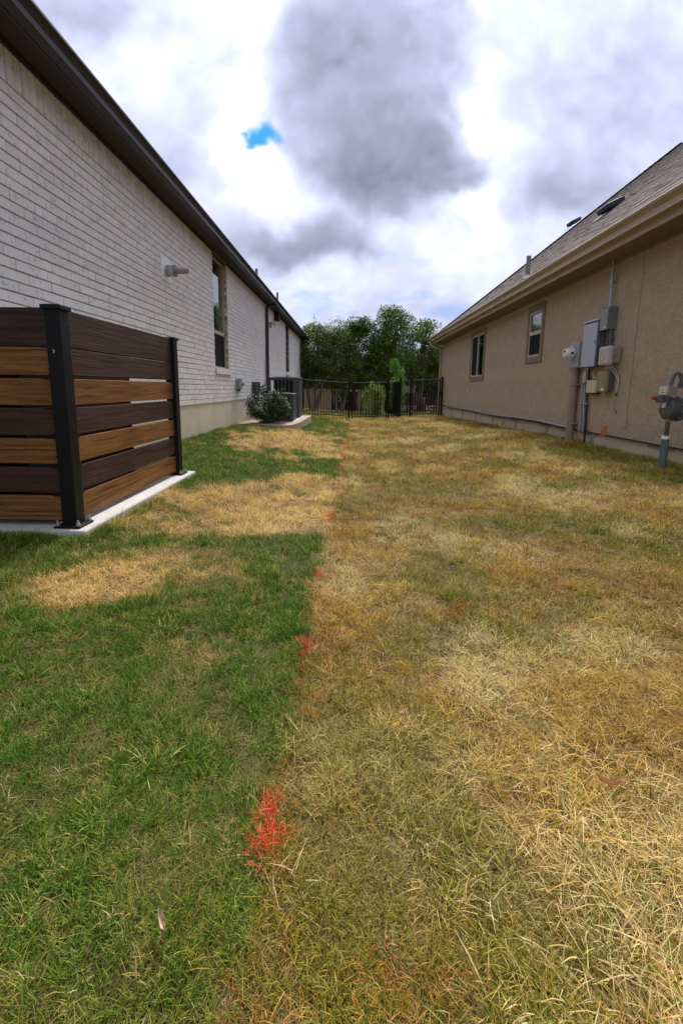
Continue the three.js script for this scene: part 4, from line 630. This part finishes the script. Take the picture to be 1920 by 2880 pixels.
{ // young conifer and hedge
  const r = rng(77), t = thing('young_conifer', 'bright green young conifer poking above the black iron fence', 'tree', P(1.98, gy(1.7, 19.5), 19.5)), L = { pos: [], col: [] };
  for (let i = 0; i < 46; i++) { const y = -.75 + i / 46 * 1.85, w = .36 * (1 - Math.pow(Math.max(0, (y + .1) / 1.3), 1.6)) + .03, a = r() * 6.28; leafCloud(L, 1.98 + Math.cos(a) * w * .6 + (y > .75 ? -.1 : .05), y + H, -19.5 + Math.sin(a) * w * .6, .14, .2, .14, 110, .06, [.13 + r() * .05, .29 + r() * .07, .03], r, -.6); }
  part(t, 'trunk', [C(P(1.98, -1.3, 19.5), P(1.95, .9, 19.5), .035, .008)], M.bark); part(t, 'crown', leafGeo(L), M.leaf);
  const h = thing('hedge_shrub', 'tall light green leafy shrub behind the iron gate', 'shrub', P(1.1, gy(1.1, 18.6), 18.6)), K = { pos: [], col: [] }, st = [];
  for (let i = 0; i < 60; i++) { const x = .98 + (r() - .5) * .75, y = -1.15 + r() * 1.25 - Math.abs(x - 1.0) * .5, d = 18.6 + (r() - .5) * .5; leafCloud(K, x, y + H, -d, .13, .22, .13, 90, .065, [.16 + r() * .06, .28 + r() * .07, .028], r, -.3); if (i % 4 === 0) st.push(C(P(1.0 + (r() - .5) * .2, -1.25, 18.6), P(x, y, d), .012, .005, 6)); }
  part(h, 'stem', st, M.bark); part(h, 'foliage', leafGeo(K), M.leaf);
  // bush in the kerbed bed
  const b = thing('round_bush', 'round glossy dark green bush in the kerbed bed by the brick wall', 'bush', P(-1.74, -.80, 9.78)), Q = { pos: [], col: [] }, w2 = [];
  for (let i = 0; i < 95; i++) { const a = r() * 6.28, u = r() * 1.9 - .95, s = Math.sqrt(1 - u * u), q = .72 + r() * .28, x = -1.73 + Math.cos(a) * s * q * .44, d = 9.80 + Math.sin(a) * s * q * .36, y = -.43 + u * q * .31 + (r() < .12 ? .08 : 0); leafCloud(Q, x, y + H, -d, .10, .09, .10, 62, .048, [[.040, .085, .020], [.055, .115, .025], [.028, .060, .018], [.09, .13, .03]][Math.floor(r() * 4)], r); if (i % 5 === 0) limb(P(-1.74 + (r() - .5) * .1, -.82, 9.8), P(x, y, d), .011, .004, r, w2, .2); }
  for (const [x, y] of [[-1.88, -.02], [-1.80, .02], [-1.42, -.06]]) { leafCloud(Q, x, y + H - .08, -9.85, .07, .12, .06, 70, .05, [.07, .11, .03], r, -.8); limb(P(-1.74, -.5, 9.8), P(x, y, 9.85), .007, .003, r, w2, .1); }
  part(b, 'stem', w2, M.bark); part(b, 'foliage', leafGeo(Q), M.bushLeaf);
}

// ---------------------------------------------------------------- back yards beyond the iron fence
{
  const t = thing('board_fence', 'low tan board fence with flat cap behind the cedar trunks', 'fence', P(-1.5, gy(-1.5, 26), 26)); let i = 0;
  for (let x = -7; x < 2.0; x += .20, i++) { const yb = gy(Math.max(-6, x), 26), k = rnd() * .004; part(t, 'board', [B(x + .004, x + .196, yb, -.17, 26 + k, 26.02 + k)], M.fenceTan); }
  part(t, 'cap', [B(-7, 2.0, -.17, -.13, 25.96, 26.07, .006)], M.fenceTan); part(t, 'backing_rail', [B(-7, 2.0, -.4, -.31, 26.03, 26.07), B(-7, 2.0, -1.1, -1.0, 26.03, 26.07)], M.fenceTan);
  const s = thing('storage_cabinet', 'black storage cabinet with double doors against the tan board fence', 'cabinet', P(-.3, gy(-.3, 25), 25)); const yb = gy(-.3, 25);
  part(s, 'body', [B(-.98, .42, yb, yb + 1.0, 24.9, 25.5, .01)], M.shed); for (const [a, b] of [[-.96, -.66], [-.64, -.28], [-.26, .40]]) part(s, 'door', [B(a, b, yb + .05, yb + .95, 24.87, 24.9, .005)], M.shed); part(s, 'shelf_edge', [B(-.30, -.02, yb + .88, yb + .93, 24.86, 24.868), B(-.34, -.02, yb + .50, yb + .53, 24.86, 24.868)], M.galv); part(s, 'lid', [B(-1.0, .44, yb + 1.0, yb + 1.03, 24.85, 25.52, .006)], M.shed);
  const tr = thing('plant_trellis', 'thin pale trellis frame with crossed braces in front of black cabinet', 'trellis', P(-.6, gy(-.6, 24.5), 24.5)); const y0 = gy(-.6, 24.5);
  for (const [a, b, c, e] of [[-.46, 0, -.46, 1.15], [-.72, 0, -.72, 1.0], [-.72, .55, -.46, 1.0], [-.72, 1.0, -.46, .55], [-.72, .52, -.46, .52]]) part(tr, 'bar', [C(P(a, y0 + b, 24.5), P(c, y0 + e, 24.5), .013, .013, 6)], M.white);
  for (const [x, w] of [[-.75, .12], [-.3, .2], [.0, .16], [.38, .18]]) { const r = thing('edging_stone', 'pale flat edging stone at the foot of the black cabinet', 'stone', P(x, gy(x, 24.2), 24.2), 'stones at the mulch edge'); const g = new THREE.DodecahedronGeometry(.5, 1); g.scale(w, .09, .14); g.translate(x, gy(x, 24.2) + H + .02, -24.2); part(r, 'slab', [worldUV(g)], M.concrete); }
  // right yard: stone patio wall, chairs
  const wl = thing('stone_wall', 'tan stone patio wall with tall pillar behind the wooden chairs', 'wall', P(3.2, gy(3.2, 24), 24)); const yw = gy(3.2, 24);
  const st = (x0, x1, ya, yb2, d) => { for (let y = ya, k = 0; y < yb2 - .02; y += .17, k++) for (let x = x0 - (k % 2) * .12; x < x1 - .02; x += .26) { const a = Math.max(x0, x), b = Math.min(x1, x + .26); if (b - a > .04) { const kk = .75 + rnd() * .5; part(wl, 'stone', [tint(B(a + .005, b - .005, y + .005, Math.min(yb2, y + .17) - .005, d + rnd() * .03, d + .3, .02), [.46 * kk, .37 * kk, .26 * kk])], M.stoneV); } } };
  M.stoneV = mat(0xffffff, .93, { vertexColors: true, bumpMap: rep(grain, 2), bumpScale: .02 });
  st(2.55, 2.95, yw, .12, 23.0); st(3.02, 3.35, yw, .62, 23.6); st(2.9, 4.3, yw, -.55, 24.2); part(wl, 'cap', [B(3.0, 3.4, .62, .68, 23.55, 23.95, .01), B(2.85, 4.35, -.55, -.50, 24.15, 24.55, .01)], M.stone);
  const chair = (x, d, turn, lab) => { const c = thing('patio_chair', lab, 'chair', P(x, gy(x, d), d), 'dark wooden patio chairs'); c.rotation.y = turn; const o = P(0, 0, 0); origin.set(c, o); const y = 0; const bb = (...a) => B(...a, .008);
    for (const [a, b] of [[-.3, -.28], [.26, -.28], [-.3, .28], [.26, .28]]) part(c, 'leg', [bb(a, a + .05, y, y + (b < 0 ? .56 : .42), b - .03, b + .03)], M.chairWood); for (let i = 0; i < 5; i++) part(c, 'seat_slat', [bb(-.27, .27, .36 + i * .008 * -1, .385 - i * .008, -.27 + i * .115, -.165 + i * .115)], M.chairWood); for (let i = 0; i < 5; i++) { const g = bb(-.27 + i * .11, -.17 + i * .11, .36, .98 - Math.abs(i - 2) * .05, .27, .295); g.translate(0, -.36 - H, .28); g.rotateX(.28); g.translate(0, .36 + H, -.28); part(c, 'back_slat', [g], M.chairWood); } for (const a of [-.36, .27]) part(c, 'armrest', [bb(a, a + .09, .56, .585, -.34, .36)], M.chairWood); return c; };
  chair(2.72, 21.2, .5, 'dark wooden patio chair turned sideways on the bright lawn'); chair(3.75, 21.6, -.4, 'dark wooden patio chair close to the stucco house corner'); chair(3.2, 22.4, 2.6, 'dark wooden patio chair in front of the stone pillar');
  const bt = thing('orange_cap', 'small orange pipe cap in the lawn behind the latch gate', 'pipe cap', P(3.2, gy(3.2, 18), 18)); const yc = gy(3.2, 18); part(bt, 'cap', [C(P(3.2, yc, 18), P(3.2, yc + .12, 18), .06, .05)], mat([.7, .12, .02], .6)); part(bt, 'elbow_pipe', [T([P(2.95, yc + .06, 18), P(3.05, yc + .08, 18), P(3.1, yc + .16, 18.0)], .035)], M.white);
}

// ---------------------------------------------------------------- litter on the lawn
function litter(name, label, px, py, l, w, col, turn) { const [x, d] = ground(px, py), t = thing(name, label, 'leaf', P(x, gy(x, d) + .03, d)); const g = new THREE.PlaneGeometry(l, w, 8, 4), p = g.attributes.position; for (let i = 0; i < p.count; i++) { const u = p.getX(i) / l * 2, v = p.getY(i) / w * 2; p.setXYZ(i, p.getX(i), p.getY(i) * Math.sqrt(Math.max(.01, 1 - u * u)), .010 * u * u + .006 * v * v); } g.rotateX(-Math.PI / 2 + .25); g.rotateY(turn); g.computeVertexNormals(); g.translate(x, gy(x, d) + H + .034, -d); part(t, 'blade', [flat(g)], mat(col, .8, { side: THREE.DoubleSide })); part(t, 'midrib', [C(new THREE.Vector3(x - Math.cos(turn) * l * .55, gy(x, d) + H + .036, -d + Math.sin(turn) * l * .55), new THREE.Vector3(x + Math.cos(turn) * l * .4, gy(x, d) + H + .038, -d - Math.sin(turn) * l * .4), .0008, .0006, 5)], mat(col.map((e) => e * .6), .8)); }
litter('fallen_leaf', 'curled tan fallen leaf lying in the green grass', 465, 2655, .030, .009, [.50, .36, .22], -1.0);
litter('fallen_leaf', 'flat orange brown fallen leaf lying in the dry grass', 1705, 2245, .045, .012, [.52, .25, .11], -.45);

// ---------------------------------------------------------------- turf
{
  const r = rng(99);
  function tuft(n, lmin, lmax, tmin, tmax, wid, spread, dry) {
    const pos = [], nor = [], col = [];
    for (let i = 0; i < n; i++) {
      const a = r() * 6.2832, l = lmin + (lmax - lmin) * r(), t0 = tmin + (tmax - tmin) * r(), w = wid * (.6 + r() * .7), bx = (r() - .5) * spread, bz = (r() - .5) * spread, cv = .25 + r() * .8, tw = (r() - .5) * 1.2;
      const k = .65 + r() * .7; let c = [k, k, k]; if (!dry && r() < .16) c = [k * 1.9, k * 1.42, k * 3.2]; if (dry && r() < .10) c = [k * .45, k * .75, k * .4];
      let x = bx, y = -.004, z = bz, th = t0; const ca = Math.cos(a), sa = Math.sin(a), sx = -Math.sin(a + tw), sz = Math.cos(a + tw), seg = 3, P0 = [];
      for (let s = 0; s <= seg; s++) { const ww = w * (s === seg ? .12 : 1 - .22 * s) / 2; P0.push([x - sx * ww, y, z - sz * ww], [x + sx * ww, y, z + sz * ww]); x += ca * Math.sin(th) * l / seg; z += sa * Math.sin(th) * l / seg; y += Math.cos(th) * l / seg; y = Math.max(y, .003); th += cv / seg * 1.2; }
      for (let s = 0; s < seg; s++) { const q = [P0[2 * s], P0[2 * s + 1], P0[2 * s + 3], P0[2 * s], P0[2 * s + 3], P0[2 * s + 2]]; for (const v of q) { pos.push(...v); col.push(...c); } }
    }
    const g = new THREE.BufferGeometry(); g.setAttribute('position', new THREE.Float32BufferAttribute(pos, 3)); g.setAttribute('color', new THREE.Float32BufferAttribute(col, 3)); g.computeVertexNormals(); return g;
  }
  const NV = 6, kinds = { g: [], d: [] };
  for (let i = 0; i < NV; i++) { kinds.g.push({ geo: tuft(16, .022, .048, .05, .85, .0026, .035, false), m: [], c: [] }); kinds.d.push({ geo: i < 3 ? tuft(16, .022, .05, .15, 1.1, .0022, .04, true) : tuft(15, .035, .085, .55, 1.45, .0022, .05, true), m: [], c: [] }); }
  const q = new THREE.Quaternion(), e = new THREE.Euler(), mm = new THREE.Matrix4(), sc = new THREE.Vector3(), ps = new THREE.Vector3();
  const blocked = (x, d) => (x < -1.325 && d > 2.19 && d < 3.92) || x < XL - .02 || (x > XR - .0 && d < RD1) || (x < -1.05 && d > 9.28 && d < 12.65 && (d > 9.65 || x > -2.3 && d > 9.28 + (-1.3 - x) * .27));
  const place = (x, d, scale) => {
    if (d < 4 && r() < .7 * sm(.48, .30, fbm(x * 34 + 2, d * 34, 2, 531))) return;      // thin spots between clumps
    const g = greenness(x, d), [p, o] = paint(x, d), isG = r() < sm(.12, .78, g) * (x < LINE(d) && d > .75 ? .93 : .84); let c, longer = 0;
    if (isG) { const y = fbm(x * 3 + 50, d * 3, 3, 501), lush = x < LINE(d) ? sm(.1, .8, g) : sm(.5, 1.1, g) * .8; c = lerp3([.235, .235, .022], [.074, .186, .008], Math.min(1, lush * (.65 + .5 * y))); if (r() < .15) c = lerp3(c, [.38, .34, .06], .6); }
    else {
      const y = .5 + (fbm(x * 2.6 + 90, d * 2.2, 4, 511) - .5) * 1.9 + (r() - .5) * .30, wet = sm(.10, .55, g);
      c = y < .30 ? [.41, .235, .034] : y < .50 ? [.53, .325, .050] : y < .70 ? [.60, .385, .085] : [.74, .56, .23]; if (x < LINE(d) && d > 1.1) c = lerp3(c, [.86, .57, .20], .72);
      c = lerp3(c, [.30, .235, .028], wet * .65); const z = r(); if (z < .10) c = [.17, .09, .028]; else if (z < .2) c = lerp3(c, [.76, .62, .36], .7);
      if (r() < .75 * sm(.0, .45, x - .05) * sm(1.0, .62, d)) c = lerp3(c, [.80, .60, .28], .75);
    }
    if (r() < p) c = r() < .7 ? [.74, .060, .026] : [.66, .13, .04]; else if (r() < o) c = lerp3(c, [.58, .15, .03], .25 + r() * .55);
    const k = .8 + r() * .4, set = kinds[isG ? 'g' : 'd'], flatDry = !isG && (r() < .25 + .6 * sm(.2, .8, x - .1) * sm(1.9, .9, d) + (x < LINE(d) && g < .3 ? .3 : 0)), v = isG ? Math.floor(r() * NV) : flatDry ? 3 + Math.floor(r() * 3) : Math.floor(r() * 3), vv = set[v];
    const patch = .55 + .9 * fbm(x * 9 + 3, d * 9, 2, 521), s = scale * (.75 + r() * .5) * patch * (flatDry ? 1 + .45 * sm(.05, .4, x) * sm(1.1, .6, d) : 1); e.set((r() - .5) * .3, r() * 6.2832, (r() - .5) * .3); q.setFromEuler(e); ps.set(x, gy(x, d) + H, -d); sc.set(s, s * (.85 + r() * .4), s); mm.compose(ps, q, sc); vv.m.push(mm.clone()); vv.c.push([c[0] * k, c[1] * k, c[2] * k]);
  };
  const band = (d0, d1, dens, scale, x0 = -2.5, x1 = 3.6) => { const n = Math.round((d1 - d0) * (x1 - x0) * dens); for (let i = 0; i < n; i++) { const x = x0 + r() * (x1 - x0), d = d0 + r() * (d1 - d0); if (!blocked(x, d)) place(x, d, scale); } };
  const thatch = (d0, d1, dens, scale, x0, x1) => { const n = Math.round((d1 - d0) * (x1 - x0) * dens); for (let i = 0; i < n; i++) { const x = x0 + r() * (x1 - x0), d = d0 + r() * (d1 - d0); if (blocked(x, d)) continue; const g = greenness(x, d), z = r(), k = .7 + r() * .6, c = lerp3(z < .5 ? [.30, .175, .06] : z < .8 ? [.19, .105, .036] : [.50, .36, .16], [.12, .13, .022], Math.max(0, Math.min(1, g)) * .75), vv = kinds.d[3 + Math.floor(r() * 3)], s = scale * (.6 + r() * .6); e.set((r() - .5) * .2, r() * 6.2832, (r() - .5) * .2); q.setFromEuler(e); ps.set(x, gy(x, d) + H + .001, -d); sc.set(s, s * .45, s); mm.compose(ps, q, sc); vv.m.push(mm.clone()); vv.c.push(c.map((v) => v * k)); } };   // dead clippings matted on the soil
  thatch(.36, .9, 5200, .62, -1.0, 1.1); thatch(.9, 1.6, 3000, .8, -1.6, 1.7); thatch(1.6, 4, 1100, 1.05, -2.4, 3.5);
  band(-.3, .38, 2200, .8, -1.2, 1.4); band(.38, .8, 9500, .66, -.95, 1.05); band(.8, 1.3, 6200, .74, -1.4, 1.5); band(1.3, 2.0, 4000, .86, -1.9, 2.1); band(2.0, 3.4, 2200, .98); band(3.4, 6, 1150, 1.12); band(6, 10, 560, 1.4); band(10, 17.3, 330, 1.7); band(17.3, 24.3, 130, 2.2, -5.5, 7);
  band(.4, 2.0, 300, 1, -2.4, -1.9); band(.4, 2.0, 300, 1, 2.1, 3.5); band(.38, 1.3, 600, .9, -1.9, -1.4); band(.38, 1.3, 600, .9, 1.5, 2.1);
  for (let i = 0; i < 900; i++) { const x = -1.325 + r() * .05, d = 2.15 + r() * 1.8; place(x, d, 1.25); } for (let i = 0; i < 1000; i++) { const x = XL + r() * 1.02, d = 2.1 + r() * .09; place(x, d, 1.2); }   // longer fringe the mower misses along the slab
  for (const [key, name, label, cat] of [['g', 'green_grass', 'short green turf grass growing on the watered side', 'grass'], ['d', 'dry_grass', 'dry straw coloured turf grass with faded orange survey paint', 'grass']]) {
    const G = new THREE.Group(); G.name = name; G.userData = { label, category: cat, kind: 'stuff' }; scene.add(G);
    for (const s of kinds[key]) { if (!s.m.length) continue; const im = new THREE.InstancedMesh(s.geo, M.blade, s.m.length); im.name = 'tufts'; im.userData.kind = 'stuff'; im.castShadow = im.receiveShadow = true; const cc = new THREE.Color(); s.m.forEach((m, i) => { im.setMatrixAt(i, m); im.setColorAt(i, cc.setRGB(...s.c[i])); }); G.add(im); }
    console.log(name, kinds[key].reduce((a, s) => a + s.m.length, 0));
  }
}
renderer.render(scene, camera);
